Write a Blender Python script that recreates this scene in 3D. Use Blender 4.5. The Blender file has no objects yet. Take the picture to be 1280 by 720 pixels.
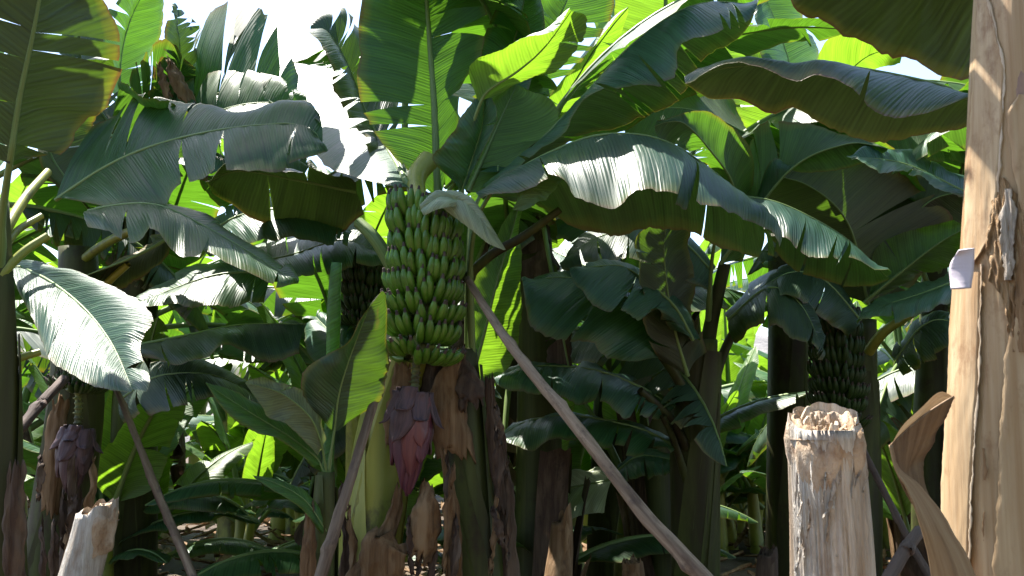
import bpy, math, random
from mathutils import Vector, Matrix, noise
rad = math.radians
sc = bpy.context.scene
col = sc.collection
# ------------------------------------------------------------------ camera
CAM = Vector((0, 0, 1.5)); PITCH = rad(7.0); F = 1244.0
cam = bpy.data.objects.new('camera', bpy.data.cameras.new('camera')); col.objects.link(cam)
cam.location = CAM; cam.rotation_euler = (rad(90) + PITCH, 0, 0)
cam.data.lens = 35; cam.data.sensor_width = 36; cam.data.clip_end = 2000; cam.data.clip_start = 0.05
cam.data.dof.use_dof = True; cam.data.dof.focus_distance = 4.3; cam.data.dof.aperture_fstop = 14.0
sc.camera = cam
# ------------------------------------------------------------------ world, sun, exposure
SUN = Vector((-0.30, 0.34, 0.89)).normalized()           # towards the sun
w = bpy.data.worlds.new("World"); sc.world = w; w.use_nodes = True
nt = w.node_tree; nt.nodes.clear()
sky = nt.nodes.new('ShaderNodeTexSky'); sky.sky_type = 'NISHITA'; sky.sun_disc = False
sky.sun_elevation = math.asin(SUN.z); sky.sun_rotation = math.atan2(SUN.x, SUN.y)
sky.air_density = 1.0; sky.dust_density = 1.0; sky.ozone_density = 1.0
bg = nt.nodes.new('ShaderNodeBackground'); bg.inputs['Strength'].default_value = 0.10
out = nt.nodes.new('ShaderNodeOutputWorld')
nt.links.new(sky.outputs[0], bg.inputs[0]); nt.links.new(bg.outputs[0], out.inputs[0])
sl = bpy.data.lights.new('sun', 'SUN'); sl.energy = 5.0; sl.angle = rad(0.5); sl.color = (1, .95, .86)
so = bpy.data.objects.new('sun', sl); col.objects.link(so); so.location = (0, 0, 20)
so.rotation_euler = SUN.to_track_quat('Z', 'Y').to_euler()
sc.view_settings.view_transform = 'Standard'; sc.view_settings.look = 'None'
sc.view_settings.exposure = 2.0; sc.view_settings.gamma = 1
sc.cycles.use_denoising = True
sc.cycles.max_bounces = 10; sc.cycles.diffuse_bounces = 5; sc.cycles.transmission_bounces = 8
sc.cycles.sample_clamp_indirect = 8

CP, SP = math.cos(PITCH), math.sin(PITCH)
def P(x, y, d):
    cx = (x - 640) / F * d; cy = (360 - y) / F * d
    return CAM + Vector((cx, d * CP - cy * SP, d * SP + cy * CP))
# ------------------------------------------------------------------ materials
def nodes(name):
    m = bpy.data.materials.new(name); m.use_nodes = True
    t = m.node_tree; t.nodes.clear()
    def N(ty, **k):
        n = t.nodes.new('ShaderNode' + ty)
        for a, b in k.items():
            if a.startswith('i_'):
                key = a[2:]; key = int(key) if key.isdigit() else key.replace('_', ' ')
                n.inputs[key].default_value = b
            else: setattr(n, a, b)
        return n
    L = t.links.new
    return m, N, L
def c4(c): return (c[0], c[1], c[2], 1)
def mth(N, L, op, a, b=None):
    n = N('Math', operation=op)
    for i, v in enumerate((a, b)):
        if v is None: continue
        if isinstance(v, (int, float)): n.inputs[i].default_value = v
        else: L(v, n.inputs[i])
    return n.outputs[0]
def mixc(N, L, f, a, b, mode='MIX'):
    n = N('Mix', data_type='RGBA', blend_type=mode)
    for i, v in ((0, f), (6, a), (7, b)):
        if isinstance(v, (int, float)): n.inputs[i].default_value = v
        elif isinstance(v, tuple): n.inputs[i].default_value = c4(v)
        else: L(v, n.inputs[i])
    return n.outputs[2]
def ramp(N, L, v, p0, p1):
    n = N('MapRange'); n.inputs[1].default_value = p0; n.inputs[2].default_value = p1
    L(v, n.inputs[0]); return n.outputs[0]

def leaf_material(name, up, under, trans, tf=0.34, rough=0.42, brown=0.5, spec=0.5):
    m, N, L = nodes(name)
    uv = N('UVMap').outputs[0]; sep = N('SeparateXYZ'); L(uv, sep.inputs[0])
    u, v = sep.outputs[0], sep.outputs[1]
    av = mth(N, L, 'ABSOLUTE', v)
    us = mth(N, L, 'SUBTRACT', u, mth(N, L, 'MULTIPLY', av, 0.09))
    oi = N('ObjectInfo').outputs['Random']
    def ribnoise(fu, fv, det):
        cb = N('CombineXYZ'); L(mth(N, L, 'MULTIPLY', us, fu), cb.inputs[0]); L(mth(N, L, 'MULTIPLY', v, fv), cb.inputs[1]); L(mth(N, L, 'MULTIPLY', oi, 37.0), cb.inputs[2])
        n = N('TexNoise', i_Scale=1.0, i_Detail=det, i_Roughness=0.6); L(cb.outputs[0], n.inputs['Vector']); return n.outputs[0]
    fine = ribnoise(120, 0.6, 3); midn = ribnoise(46, 0.7, 2); wide = ribnoise(22, 0.9, 3); blot = ribnoise(5, 2.4, 4)
    wav = mth(N, L, 'SINE', mth(N, L, 'ADD', mth(N, L, 'MULTIPLY', us, 420.0), mth(N, L, 'MULTIPLY', wide, 9.0)))
    hgt = mth(N, L, 'ADD', mth(N, L, 'ADD', mth(N, L, 'MULTIPLY', wav, 0.10), mth(N, L, 'ADD', mth(N, L, 'MULTIPLY', fine, 0.6), mth(N, L, 'MULTIPLY', midn, 1.1))), mth(N, L, 'MULTIPLY', wide, 1.5))
    bump = N('Bump', i_Strength=0.55, i_Distance=0.006); L(hgt, bump.inputs['Height'])
    bf = N('NewGeometry').outputs['Backfacing']
    base = mixc(N, L, bf, up, under)
    tone = mth(N, L, 'ADD', mth(N, L, 'ADD', mth(N, L, 'MULTIPLY', fine, 0.7), mth(N, L, 'MULTIPLY', midn, 0.7)), mth(N, L, 'ADD', mth(N, L, 'MULTIPLY', wide, 0.9), mth(N, L, 'MULTIPLY', wav, 0.10)))
    tone = mth(N, L, 'ADD', tone, -0.15)
    cr = N('CombineXYZ'); [L(tone, cr.inputs[i]) for i in range(3)]
    base = mixc(N, L, 1.0, base, cr.outputs[0], 'MULTIPLY')
    hs = N('HueSaturation'); L(mth(N, L, 'ADD', mth(N, L, 'MULTIPLY', oi, 0.045), 0.478), hs.inputs['Hue'])
    L(mth(N, L, 'ADD', mth(N, L, 'MULTIPLY', mth(N, L, 'FRACT', mth(N, L, 'MULTIPLY', oi, 7.3)), 0.5), 0.75), hs.inputs['Value']); L(base, hs.inputs['Color'])
    base = hs.outputs[0]
    tr = mixc(N, L, 1.0, trans, cr.outputs[0], 'MULTIPLY')
    # worn brown margin and blotches
    edge = ramp(N, L, mth(N, L, 'ADD', av, mth(N, L, 'MULTIPLY', blot, 0.16)), 1.045, 1.075)
    spot = mth(N, L, 'MULTIPLY', ramp(N, L, blot, 0.70, 0.78), 0.6)
    wear = mth(N, L, 'MULTIPLY', mth(N, L, 'MAXIMUM', edge, spot), brown)
    yell = mth(N, L, 'MULTIPLY', ramp(N, L, mth(N, L, 'ADD', av, mth(N, L, 'MULTIPLY', blot, 0.3)), 1.0, 1.14), 0.5 * brown)
    base = mixc(N, L, yell, base, (0.22, 0.20, 0.03)); tr = mixc(N, L, yell, tr, (0.6, 0.45, 0.03))
    base = mixc(N, L, wear, base, (0.11, 0.06, 0.03)); tr = mixc(N, L, wear, tr, (0.25, 0.11, 0.03))
    pr = N('BsdfPrincipled'); L(base, pr.inputs['Base Color']); L(bump.outputs[0], pr.inputs['Normal'])
    L(mth(N, L, 'ADD', mth(N, L, 'MULTIPLY', wide, 0.25), mth(N, L, 'ADD', mth(N, L, 'MULTIPLY', bf, 0.16), rough - 0.12)), pr.inputs['Roughness'])
    pr.inputs['Specular IOR Level'].default_value = spec
    tl = N('BsdfTranslucent'); L(tr, tl.inputs['Color']); L(bump.outputs[0], tl.inputs['Normal'])
    mx = N('MixShader', i_0=tf); L(pr.outputs[0], mx.inputs[1]); L(tl.outputs[0], mx.inputs[2])
    o = N('OutputMaterial'); L(mx.outputs[0], o.inputs[0])
    return m

def fibre_material(name, c1, c2, c3, scale=(60, 60, 3), rough=0.7, bump=0.5, dist=0.006, blotch=(0.06, 0.04, 0.03), bl=0.6, blscale=6.0, trans=0.0, spec=0.3, coord='Object', dist_=0.4):
    """streaky plant fibre / bark: streaks run along local Z (or along u when the UV map is used)"""
    m, N, L = nodes(name)
    if coord == 'UV':
        src = N('UVMap').outputs[0]
    else:
        src = N('TexCoord').outputs['Object']
    mp = N('Mapping'); mp.inputs['Scale'].default_value = scale; L(src, mp.inputs[0])
    oi = N('ObjectInfo').outputs['Random']
    off = N('CombineXYZ'); L(mth(N, L, 'MULTIPLY', oi, 31.0), off.inputs[0]); L(mth(N, L, 'MULTIPLY', oi, 17.0), off.inputs[2])
    ad = N('VectorMath', operation='ADD'); L(mp.outputs[0], ad.inputs[0]); L(off.outputs[0], ad.inputs[1])
    n1 = N('TexNoise', i_Scale=1.0, i_Detail=6.0, i_Roughness=0.65, i_Distortion=dist_); L(ad.outputs[0], n1.inputs['Vector'])
    mp2 = N('Mapping'); mp2.inputs['Scale'].default_value = tuple(s * 0.22 for s in scale); L(src, mp2.inputs[0])
    ad2 = N('VectorMath', operation='ADD'); L(mp2.outputs[0], ad2.inputs[0]); L(off.outputs[0], ad2.inputs[1])
    n2 = N('TexNoise', i_Scale=1.0, i_Detail=5.0, i_Roughness=0.6); L(ad2.outputs[0], n2.inputs['Vector'])
    mp3 = N('Mapping'); mp3.inputs['Scale'].default_value = (blscale, blscale, blscale * 0.6); L(src, mp3.inputs[0])
    ad3 = N('VectorMath', operation='ADD'); L(mp3.outputs[0], ad3.inputs[0]); L(off.outputs[0], ad3.inputs[1])
    n3 = N('TexNoise', i_Scale=1.0, i_Detail=6.0, i_Roughness=0.7); L(ad3.outputs[0], n3.inputs['Vector'])
    a = mixc(N, L, ramp(N, L, n1.outputs[0], 0.32, 0.68), c1, c2)
    a = mixc(N, L, ramp(N, L, n2.outputs[0], 0.42, 0.66), a, c3)
    a = mixc(N, L, mth(N, L, 'MULTIPLY', ramp(N, L, n3.outputs[0], 0.54, 0.66), bl), a, blotch)
    b = N('Bump', i_Strength=bump, i_Distance=dist)
    L(mth(N, L, 'ADD', n1.outputs[0], mth(N, L, 'MULTIPLY', n2.outputs[0], 1.5)), b.inputs['Height'])
    pr = N('BsdfPrincipled'); L(a, pr.inputs['Base Color']); L(b.outputs[0], pr.inputs['Normal'])
    pr.inputs['Roughness'].default_value = rough; pr.inputs['Specular IOR Level'].default_value = spec
    o = N('OutputMaterial')
    if trans:
        tl = N('BsdfTranslucent'); L(a, tl.inputs['Color'])
        mx = N('MixShader', i_0=trans); L(pr.outputs[0], mx.inputs[1]); L(tl.outputs[0], mx.inputs[2]); L(mx.outputs[0], o.inputs[0])
    else: L(pr.outputs[0], o.inputs[0])
    return m

M = {}
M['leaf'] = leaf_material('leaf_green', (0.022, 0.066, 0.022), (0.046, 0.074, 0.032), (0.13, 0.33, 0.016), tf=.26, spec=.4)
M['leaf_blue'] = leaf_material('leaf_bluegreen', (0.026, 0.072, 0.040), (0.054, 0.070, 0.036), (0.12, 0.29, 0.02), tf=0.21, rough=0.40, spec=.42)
M['leaf_dark'] = leaf_material('leaf_old_and_shaded', (0.020, 0.044, 0.022), (0.046, 0.048, 0.026), (0.12, 0.25, 0.015), tf=0.16, rough=0.45, brown=0.8)  # dark tone of old leaves, also painted shade on the edge plant's blade
M['leaf_young'] = leaf_material('leaf_young', (0.052, 0.115, 0.028), (0.075, 0.125, 0.04), (0.24, 0.47, 0.02), tf=0.36, rough=0.45, brown=0.15)
M['leaf_olive'] = leaf_material('leaf_olive', (0.12, 0.145, 0.07), (0.135, 0.15, 0.085), (0.25, 0.35, 0.08), tf=0.25, brown=0.3)
M['leaf_pale'] = leaf_material('leaf_pale', (0.30, 0.36, 0.22), (0.30, 0.34, 0.22), (0.4, 0.5, 0.2), tf=0.2, rough=0.4, brown=0.1)
M['rib'] = fibre_material('leaf_rib', (0.15, 0.22, 0.07), (0.20, 0.27, 0.10), (0.11, 0.17, 0.05), (4, 120, 1), 0.45, 0.15, 0.002, bl=0.2, coord='UV')
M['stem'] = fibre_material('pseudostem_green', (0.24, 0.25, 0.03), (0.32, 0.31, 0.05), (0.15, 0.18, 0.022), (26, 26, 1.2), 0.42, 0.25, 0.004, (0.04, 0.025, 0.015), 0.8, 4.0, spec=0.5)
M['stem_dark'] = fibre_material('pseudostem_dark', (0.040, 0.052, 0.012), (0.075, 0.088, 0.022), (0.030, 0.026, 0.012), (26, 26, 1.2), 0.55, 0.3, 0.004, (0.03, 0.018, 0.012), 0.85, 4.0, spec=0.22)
M['dry'] = fibre_material('dry_sheath', (0.18, 0.098, 0.042), (0.10, 0.052, 0.024), (0.27, 0.175, 0.095), (110, 110, 2.5), 0.75, 0.6, 0.006, (0.06, 0.035, 0.02), 0.75, 7.0, trans=0.12)
M['dry_dark'] = fibre_material('dry_sheath_dark', (0.075, 0.045, 0.03), (0.045, 0.026, 0.02), (0.13, 0.088, 0.06), (110, 110, 2.5), 0.75, 0.6, 0.006, (0.03, 0.02, 0.014), 0.75, 7.0, trans=0.08)
M['trunk'] = fibre_material('peeled_trunk', (0.39, 0.265, 0.145), (0.50, 0.375, 0.235), (0.29, 0.17, 0.08), (95, 95, 1.3), 0.6, 0.5, 0.003, (0.17, 0.075, 0.03), 0.6, 10.0)
M['curl'] = fibre_material('curled_dry_sheath', (0.34, 0.22, 0.115), (0.44, 0.31, 0.18), (0.23, 0.13, 0.065), (5, 9, 1), 0.65, 0.5, 0.004, (0.13, 0.07, 0.035), 0.5, 4.0, trans=.12, coord='UV')
M['curl_in'] = fibre_material('curled_sheath_inside', (0.22, 0.135, 0.07), (0.32, 0.21, 0.12), (0.11, 0.06, 0.033), (5, 11, 1), 0.7, 0.6, 0.004, (0.06, 0.03, 0.02), 0.6, 4.0, trans=.12, coord='UV')
M['curl_dark'] = fibre_material('brown_sheath_scar', (0.22, 0.12, 0.055), (0.30, 0.19, 0.10), (0.13, 0.07, 0.03), (90, 90, 6), 0.75, 0.8, 0.006, (0.07, 0.04, 0.025), 0.6, 12.0)
M['trunk_pale'] = fibre_material('pale_sheath_margin', (0.50, 0.40, 0.29), (0.60, 0.50, 0.39), (0.38, 0.26, 0.15), (60, 60, 8), 0.7, 0.5, 0.003, (0.22, 0.12, 0.06), 0.5, 20.0)
M['trunk_purple'] = fibre_material('purple_tinged_sheath', (0.30, 0.185, 0.12), (0.36, 0.24, 0.16), (0.20, 0.125, 0.115), (40, 40, 2), 0.5, 0.3, 0.003, (0.13, 0.085, 0.10), 0.7, 7.0)
M['trunk_inner'] = fibre_material('torn_fibre', (0.34, 0.19, 0.08), (0.50, 0.36, 0.21), (0.17, 0.085, 0.035), (70, 70, 9), 0.8, 1.0, 0.014, (0.09, 0.045, 0.02), 0.7, 16.0, dist_=1.5)
M['stump'] = fibre_material('stump_fibre', (0.46, 0.41, 0.35), (0.60, 0.565, 0.515), (0.29, 0.215, 0.15), (75, 75, 5.5), 0.85, 1.0, 0.010, (0.20, 0.125, 0.075), 0.45, 8.0, dist_=2.2)
M['stump_top'] = fibre_material('stump_cut', (0.40, 0.29, 0.19), (0.25, 0.15, 0.085), (0.54, 0.45, 0.35), (50, 50, 30), 0.85, 1.0, 0.010, (0.12, 0.06, 0.035), 0.6, 16.0)
M['pole'] = fibre_material('weathered_wood', (0.20, 0.14, 0.095), (0.33, 0.25, 0.18), (0.085, 0.052, 0.034), (70, 70, 5), 0.8, 0.8, 0.006, (0.06, 0.04, 0.035), 0.7, 13.0)
M['pole_dark'] = fibre_material('dark_wood', (0.10, 0.07, 0.055), (0.14, 0.10, 0.08), (0.06, 0.04, 0.035), (70, 70, 5), 0.8, 0.8, 0.006, (0.03, 0.02, 0.02), 0.7, 13.0)
M['flap'] = fibre_material('bleached_sheath', (0.58, 0.52, 0.56), (0.66, 0.62, 0.64), (0.48, 0.42, 0.47), (30, 30, 8), 0.6, 0.3, 0.004, (0.36, 0.28, 0.28), 0.5, 9.0)
M['stalk'] = fibre_material('fruit_stalk', (0.13, 0.17, 0.04), (0.18, 0.20, 0.06), (0.06, 0.05, 0.03), (30, 30, 30), 0.6, 0.5, 0.004, (0.025, 0.02, 0.015), 0.9, 30.0)
M['bract'] = fibre_material('flower_bract', (0.10, 0.028, 0.046), (0.125, 0.038, 0.055), (0.07, 0.024, 0.046), (14, 60, 1), 0.42, 0.3, 0.003, (0.055, 0.03, 0.05), 0.6, 5.0, coord='UV', spec=0.5)
M['bract_old'] = fibre_material('flower_bract_old', (0.085, 0.05, 0.060), (0.12, 0.07, 0.070), (0.05, 0.034, 0.045), (14, 60, 1), 0.55, 0.5, 0.004, (0.03, 0.02, 0.025), 0.7, 5.0, coord='UV')
M['bract_red'] = fibre_material('flower_bract_inner', (0.13, 0.034, 0.038), (0.16, 0.045, 0.045), (0.09, 0.026, 0.036), (14, 60, 1), 0.4, 0.3, 0.003, (0.12, 0.04, 0.05), 0.5, 5.0, coord='UV', spec=0.5)
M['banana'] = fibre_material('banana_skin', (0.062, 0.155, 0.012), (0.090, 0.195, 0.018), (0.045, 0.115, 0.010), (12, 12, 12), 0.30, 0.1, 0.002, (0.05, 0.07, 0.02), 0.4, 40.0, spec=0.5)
M['fruit_shade'] = fibre_material('shade_darkened_fruit', (0.020, 0.045, 0.009), (0.03, 0.06, 0.012), (0.015, 0.034, 0.007), (12, 12, 12), 0.45, 0.1, 0.002, (0.03, 0.04, 0.015), 0.4, 40.0)  # banana green darkened, deep shade put into the colour of the background bunches
M['tip'] = fibre_material('banana_tip', (0.05, 0.035, 0.025), (0.10, 0.075, 0.06), (0.03, 0.02, 0.02), (90, 90, 90), 0.8, 0.4, 0.002)
M['soil'] = fibre_material('soil', (0.060, 0.042, 0.030), (0.09, 0.065, 0.045), (0.04, 0.028, 0.02), (3, 3, 3), 0.9, 1.0, 0.03, (0.13, 0.095, 0.06), 0.7, 1.3)
M['gravel'] = fibre_material('hill_stone', (0.13, 0.125, 0.125), (0.18, 0.17, 0.165), (0.08, 0.078, 0.078), (2.2, 2.2, 2.2), 0.9, 1.0, 0.2, (0.08, 0.075, 0.07), 0.7, 1.1)

# ------------------------------------------------------------------ object helpers
def link(name, me, mat, parent=None, loc=None):
    o = bpy.data.objects.new(name, me); col.objects.link(o)
    for m in (mat if isinstance(mat, (list, tuple)) else [mat]): me.materials.append(m)
    if parent is not None: o.parent = parent
    if loc is not None: o.location = loc
    return o
def tag(o, label=None, cat=None, group=None, kind=None):
    for k, v in (('label', label), ('category', cat), ('group', group), ('kind', kind)):
        if v: o[k] = v
    return o
def thing(name, loc, label, cat, group=None):
    o = bpy.data.objects.new(name, None); col.objects.link(o); o.location = loc; o.empty_display_size = 0.2
    return tag(o, label, cat, group)
def mesh(name, V, Fc, uv=None, smooth=True, org=None, mi=None):
    if org is not None: V = [v - org for v in V]
    me = bpy.data.meshes.new(name); me.from_pydata([tuple(v) for v in V], [], Fc)
    if uv is not None:
        l = me.uv_layers.new(name='UVMap')
        fl = [c for f in Fc for vi in f for c in uv[vi]]
        l.data.foreach_set('uv', fl)
    if smooth: me.polygons.foreach_set('use_smooth', [True] * len(me.polygons))
    if mi: me.polygons.foreach_set('material_index', mi)
    me.update(); return me
def cr(pts, n):
    """Catmull-Rom through pts, n samples evenly spaced by arc length"""
    if len(pts) == 1: return [pts[0].copy() for _ in range(n)]
    q = [pts[0] * 2 - pts[1]] + list(pts) + [pts[-1] * 2 - pts[-2]]
    fine = []
    for i in range(1, len(q) - 2):
        p0, p1, p2, p3 = q[i - 1:i + 3]
        for k in range(12):
            t = k / 12
            fine.append(0.5 * ((2 * p1) + (p2 - p0) * t + (2 * p0 - 5 * p1 + 4 * p2 - p3) * t * t + (3 * p1 - p0 - 3 * p2 + p3) * t ** 3))
    fine.append(pts[-1].copy())
    cum = [0]
    for i in range(1, len(fine)): cum.append(cum[-1] + (fine[i] - fine[i - 1]).length)
    tot = cum[-1] or 1e-9; res = []; j = 0
    for i in range(n):
        s = tot * i / (n - 1)
        while j < len(cum) - 2 and cum[j + 1] < s: j += 1
        seg = cum[j + 1] - cum[j] or 1e-9
        res.append(fine[j].lerp(fine[j + 1], min(1, max(0, (s - cum[j]) / seg))))
    return res
def at(arr, s):
    x = max(0.0, min(1.0, s)) * (len(arr) - 1); i = min(int(x), len(arr) - 2)
    return arr[i].lerp(arr[i + 1], x - i)
def nz(x, y, s): return noise.noise(Vector((x, y, s * 7.31 + 0.17)))
def interp(seq, s):
    if isinstance(seq, (int, float)): return seq
    x = s * (len(seq) - 1); i = min(int(x), len(seq) - 2); return seq[i] + (seq[i + 1] - seq[i]) * (x - i)

def loft(mid, A, B, sgn, seed=1, n=46, ntr=8, bulge=(0.02, 0.02), rip=0.02, tears=(2, 2), gap=0.012, jag=0.02, tearlift=0.03, freq=7, t0=0.25):
    """leaf blade between midrib and its two margins (equal-length lists of world points)"""
    R = random.Random(seed); V = []; Fc = []; UV = []
    Lm = sum((mid[i + 1] - mid[i]).length for i in range(len(mid) - 1))
    for hi, E in enumerate((A, B)):
        if E is None: continue
        nt_ = tears[hi]
        cuts = sorted(R.uniform(0.06, 0.97) for _ in range(nt_)); cuts = [0.0] + cuts + [1.0]
        for k in range(len(cuts) - 1):
            s0, s1 = cuts[k], cuts[k + 1]
            if s1 - s0 < 0.004: continue
            nc = max(3, int((s1 - s0) * n) + 1)
            lift = R.uniform(-1, 1) * tearlift if nt_ else 0
            g0 = gap * R.uniform(.3, 1.6) if k > 0 else 0; g1 = gap * R.uniform(.3, 1.6) if k < len(cuts) - 2 else 0
            tt0 = R.uniform(0.05, t0 + 0.25)
            b0 = len(V)
            for i in range(nc):
                c = i / (nc - 1)
                for j in range(ntr + 1):
                    t = j / ntr
                    tt = max(0, t - tt0) / (1 - tt0)
                    s = (s0 + g0 * tt) * (1 - c) + (s1 - g1 * tt) * c
                    p = at(mid, s); e = at(E, s)
                    T = at(mid, s + 0.02) - at(mid, s - 0.02)
                    d = e - p; wd = d.length
                    Nn = T.cross(d)
                    if Nn.length < 1e-9: Nn = Vector((0, 0, 1))
                    Nn = Nn.normalized() * sgn * (1 if hi == 0 else -1)
                    ext = 1 + jag * nz(s * 45, hi * 3.1, seed) * 2
                    q = p + d * t * (ext if t > 0.6 else 1)
                    prof = min(1, wd / 0.12)
                    q = q + Nn * (interp(bulge[hi], s) * math.sin(math.pi * t * 0.85) * prof)
                    rr = rip * prof * t ** 1.4 * (math.sin(s * freq * 3.4 + seed + 2.3 * hi) * 0.25 + 1.9 * nz(s * freq * 1.1, t * 1.2 + hi * 5, seed))
                    rr += rip * 0.35 * prof * nz(s * freq * 5, t * 2 + hi * 9, seed + 3)
                    q = q + Nn * (rr + lift * t ** 1.6 * prof)
                    V.append(q); UV.append((s * Lm, (1 if hi else -1) * t))
            for i in range(nc - 1):
                for j in range(ntr):
                    a = b0 + i * (ntr + 1) + j; b = a + ntr + 1
                    f = (a, b, b + 1, a + 1)
                    if (sgn > 0) == (hi == 1): f = f[::-1]
                    Fc.append(f)
    return V, Fc, UV
def tube(pts, rads, k=8, n=None, flat=1.0, uvlen=True, cap=False):
    n = n or max(6, len(pts) * 4); c = cr(pts, n); V = []; Fc = []; UV = []
    up = Vector((0, 0, 1)); prev = None; l = 0
    for i in range(n):
        T = (c[min(i + 1, n - 1)] - c[max(i - 1, 0)]).normalized()
        if prev is None:
            a = T.cross(Vector((0.31, 0.2, 0.93)) if abs(T.z) < .9 else Vector((1, 0, 0))).normalized()
        else: a = (prev - T * prev.dot(T)).normalized()
        prev = a; b = T.cross(a)
        r = interp(rads, i / (n - 1))
        if i: l += (c[i] - c[i - 1]).length
        for j in range(k):
            th = 6.28318 * j / k
            V.append(c[i] + a * (math.cos(th) * r) + b * (math.sin(th) * r * flat)); UV.append((l, j / k))
    for i in range(n - 1):
        for j in range(k):
            q = i * k + j; q2 = i * k + (j + 1) % k
            Fc.append((q, q2, q2 + k, q + k))
    if cap: Fc.append(tuple(range(k))[::-1]); Fc.append(tuple((n - 1) * k + j for j in range(k)))
    return V, Fc, UV

SEED = [10]
def leaf(plant, mid, d, a=None, b=None, da=-0.3, db=0.3, up=True, mat='leaf', pet=None, rip=0.018, tears=(3, 3), bulge=(0.03, 0.03), gap=0.012, ribr=0.011, jag=0.02, freq=6, lift=0.03, rib=True, name='leaf', n=46, plane=None):
    """one blade: midrib, and each margin as a run of points or as an offset (dx, dy, dd)"""
    SEED[0] += 1; sd = SEED[0]; NS = 60; tears = tuple(t if t < 2 else int(t * 1.7) for t in tears)
    m2 = cr([Vector((x, y, 0)) for x, y in mid], NS)
    dep = [interp(d, i / (NS - 1)) for i in range(NS)]
    mw = [P(m2[i].x, m2[i].y, dep[i]) for i in range(NS)]
    if plane:       # a flat blade: every point lies on one tilted plane
        nn = Vector(plane); p0 = P(mid[0][0], mid[0][1], dep[0])
        def onp(x, y):
            r = P(x, y, 1) - CAM; return CAM + r * ((p0 - CAM).dot(nn) / r.dot(nn))
        mw = [onp(v.x, v.y) for v in m2]
    def edge(e, de):
        if e is None: return None
        if plane: return [onp(v.x, v.y) for v in cr([Vector((x, y, 0)) for x, y in e], NS)]
        res = []
        if isinstance(e, tuple):
            for i in range(NS):
                s = i / (NS - 1); pr = math.sin(math.pi * min(1, s * 1.02 + 0.02) ** 0.75) ** 0.55 if s < .98 else 0.05
                res.append(P(m2[i].x + e[0] * pr, m2[i].y + e[1] * pr, dep[i] + e[2] * pr))
            return res
        e2 = cr([Vector((x, y, 0)) for x, y in e], NS)
        for i in range(NS):
            s = i / (NS - 1); pr = max(0, math.sin(math.pi * (0.04 + 0.94 * s))) ** 0.6
            res.append(P(e2[i].x, e2[i].y, dep[i] + interp(de, s) * pr))
        return res
    A, B = edge(a, da), edge(b, db)
    acc = 0
    for i in range(4, NS - 4):
        nn = (mw[i + 1] - mw[i - 1]).cross(A[i] - mw[i]); acc += nn.dot(CAM - mw[i])
    sgn = (1 if acc > 0 else -1) * (1 if up else -1)
    org = plant.location.copy()
    V, Fc, UV = loft(mw, A, B, sgn, sd, n, 8, bulge, rip, tears, gap, jag, lift, freq)
    o = link(name, mesh(name, V, Fc, UV, org=org), M[mat], plant)
    if rib:
        pts = []
        if pet: pts = [P(*p) for p in pet]
        k = len(pts)
        pts += [mw[i] for i in range(0 if not pet else 2, NS, 5)] + [mw[-1]]
        rr = [ribr * 1.6] * k + [ribr * (1 - 0.85 * i / (len(pts) - k - 1)) for i in range(len(pts) - k)]
        tv, tf_, tu = tube(pts, rr, 7, len(pts) * 3)
        r = link('midrib', mesh('midrib', tv, tf_, tu, org=org), M['rib'], o)
    return o

def shade_copy(o, k, dx=0.0, dy=0.0, scale=1.0, rz=0.0, stalk=True):
    """loose copy of a leaf, added towards the sun to shade what is below"""
    p = o.parent; c = o.copy(); col.objects.link(c); bb = [Vector(b) for b in o.bound_box]; ctr = sum(bb, Vector()) / 8
    c.matrix_local = Matrix.Translation(SUN * k + Vector((dx, dy, 0)) + ctr) @ Matrix.Rotation(rz, 4, 'Z') @ Matrix.Scale(scale, 4) @ Matrix.Translation(-ctr)
    for q in o.children if stalk else ():
        d = q.copy(); col.objects.link(d); d.parent = c
    return c
def ribbon(parent, name, pts, wid, mat, curl=0.3, twist=0.0, seed=1, face=None, rag=0.02, thick=0.0016, nt_=14, ns=30, crinkle=0.012, tip=1.0):
    """dry sheath or leaf scrap: a curled strip along pts (px,py,d); wid = width(s) in metres"""
    R = random.Random(seed); w_ = [P(*p) for p in pts]; c = cr(w_, ns); V = []; Fc = []; UV = []; l = 0
    org = parent.location.copy() if parent is not None else w_[0].copy()
    for i in range(ns):
        s = i / (ns - 1); T = (c[min(i + 1, ns - 1)] - c[max(i - 1, 0)]).normalized()
        view = (CAM - c[i]).normalized() if face is None else Vector(face)
        S = T.cross(view).normalized(); Nn = S.cross(T).normalized()
        tw = rad(interp(twist, s)); S2 = S * math.cos(tw) + Nn * math.sin(tw); N2 = Nn * math.cos(tw) - S * math.sin(tw)
        if i: l += (c[i] - c[i - 1]).length
        h = interp(wid, s) / 2; cu = interp(curl, s)
        for j in range(nt_ + 1):
            t = j / nt_ * 2 - 1; th = t * cu * 1.57
            x = h * (math.sin(th) / (cu * 1.57) if abs(cu) > .01 else t); z = h * ((math.cos(th) - 1) / (cu * 1.57) if abs(cu) > .01 else 0)
            q = c[i] + S2 * x + N2 * (z + crinkle * nz(s * 5, t * 2.2, seed) + crinkle * .45 * nz(s * 2, t * 8, seed + 4)) + S2 * (crinkle * nz(s * 9, t, seed + 5))
            if i < 3 or i > ns - 4: q = q + T * rag * (nz(t * 3.3, s > .5, seed + 2) * 2.5 + nz(t * 9, s > .5, seed + 8) * 1.3) * (1 if i > 3 else -1)
            V.append(q); UV.append((l, t))
    for i in range(ns - 1):
        for j in range(nt_):
            a = i * (nt_ + 1) + j; Fc.append((a, a + 1, a + nt_ + 2, a + nt_ + 1))
    o = link(name, mesh(name, V, Fc, UV, org=org), M[mat] if isinstance(mat, str) else mat, parent, None if parent is not None else org)
    if thick:
        md = o.modifiers.new('thickness', 'SOLIDIFY'); md.thickness = thick; md.offset = 0
    return o

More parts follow.
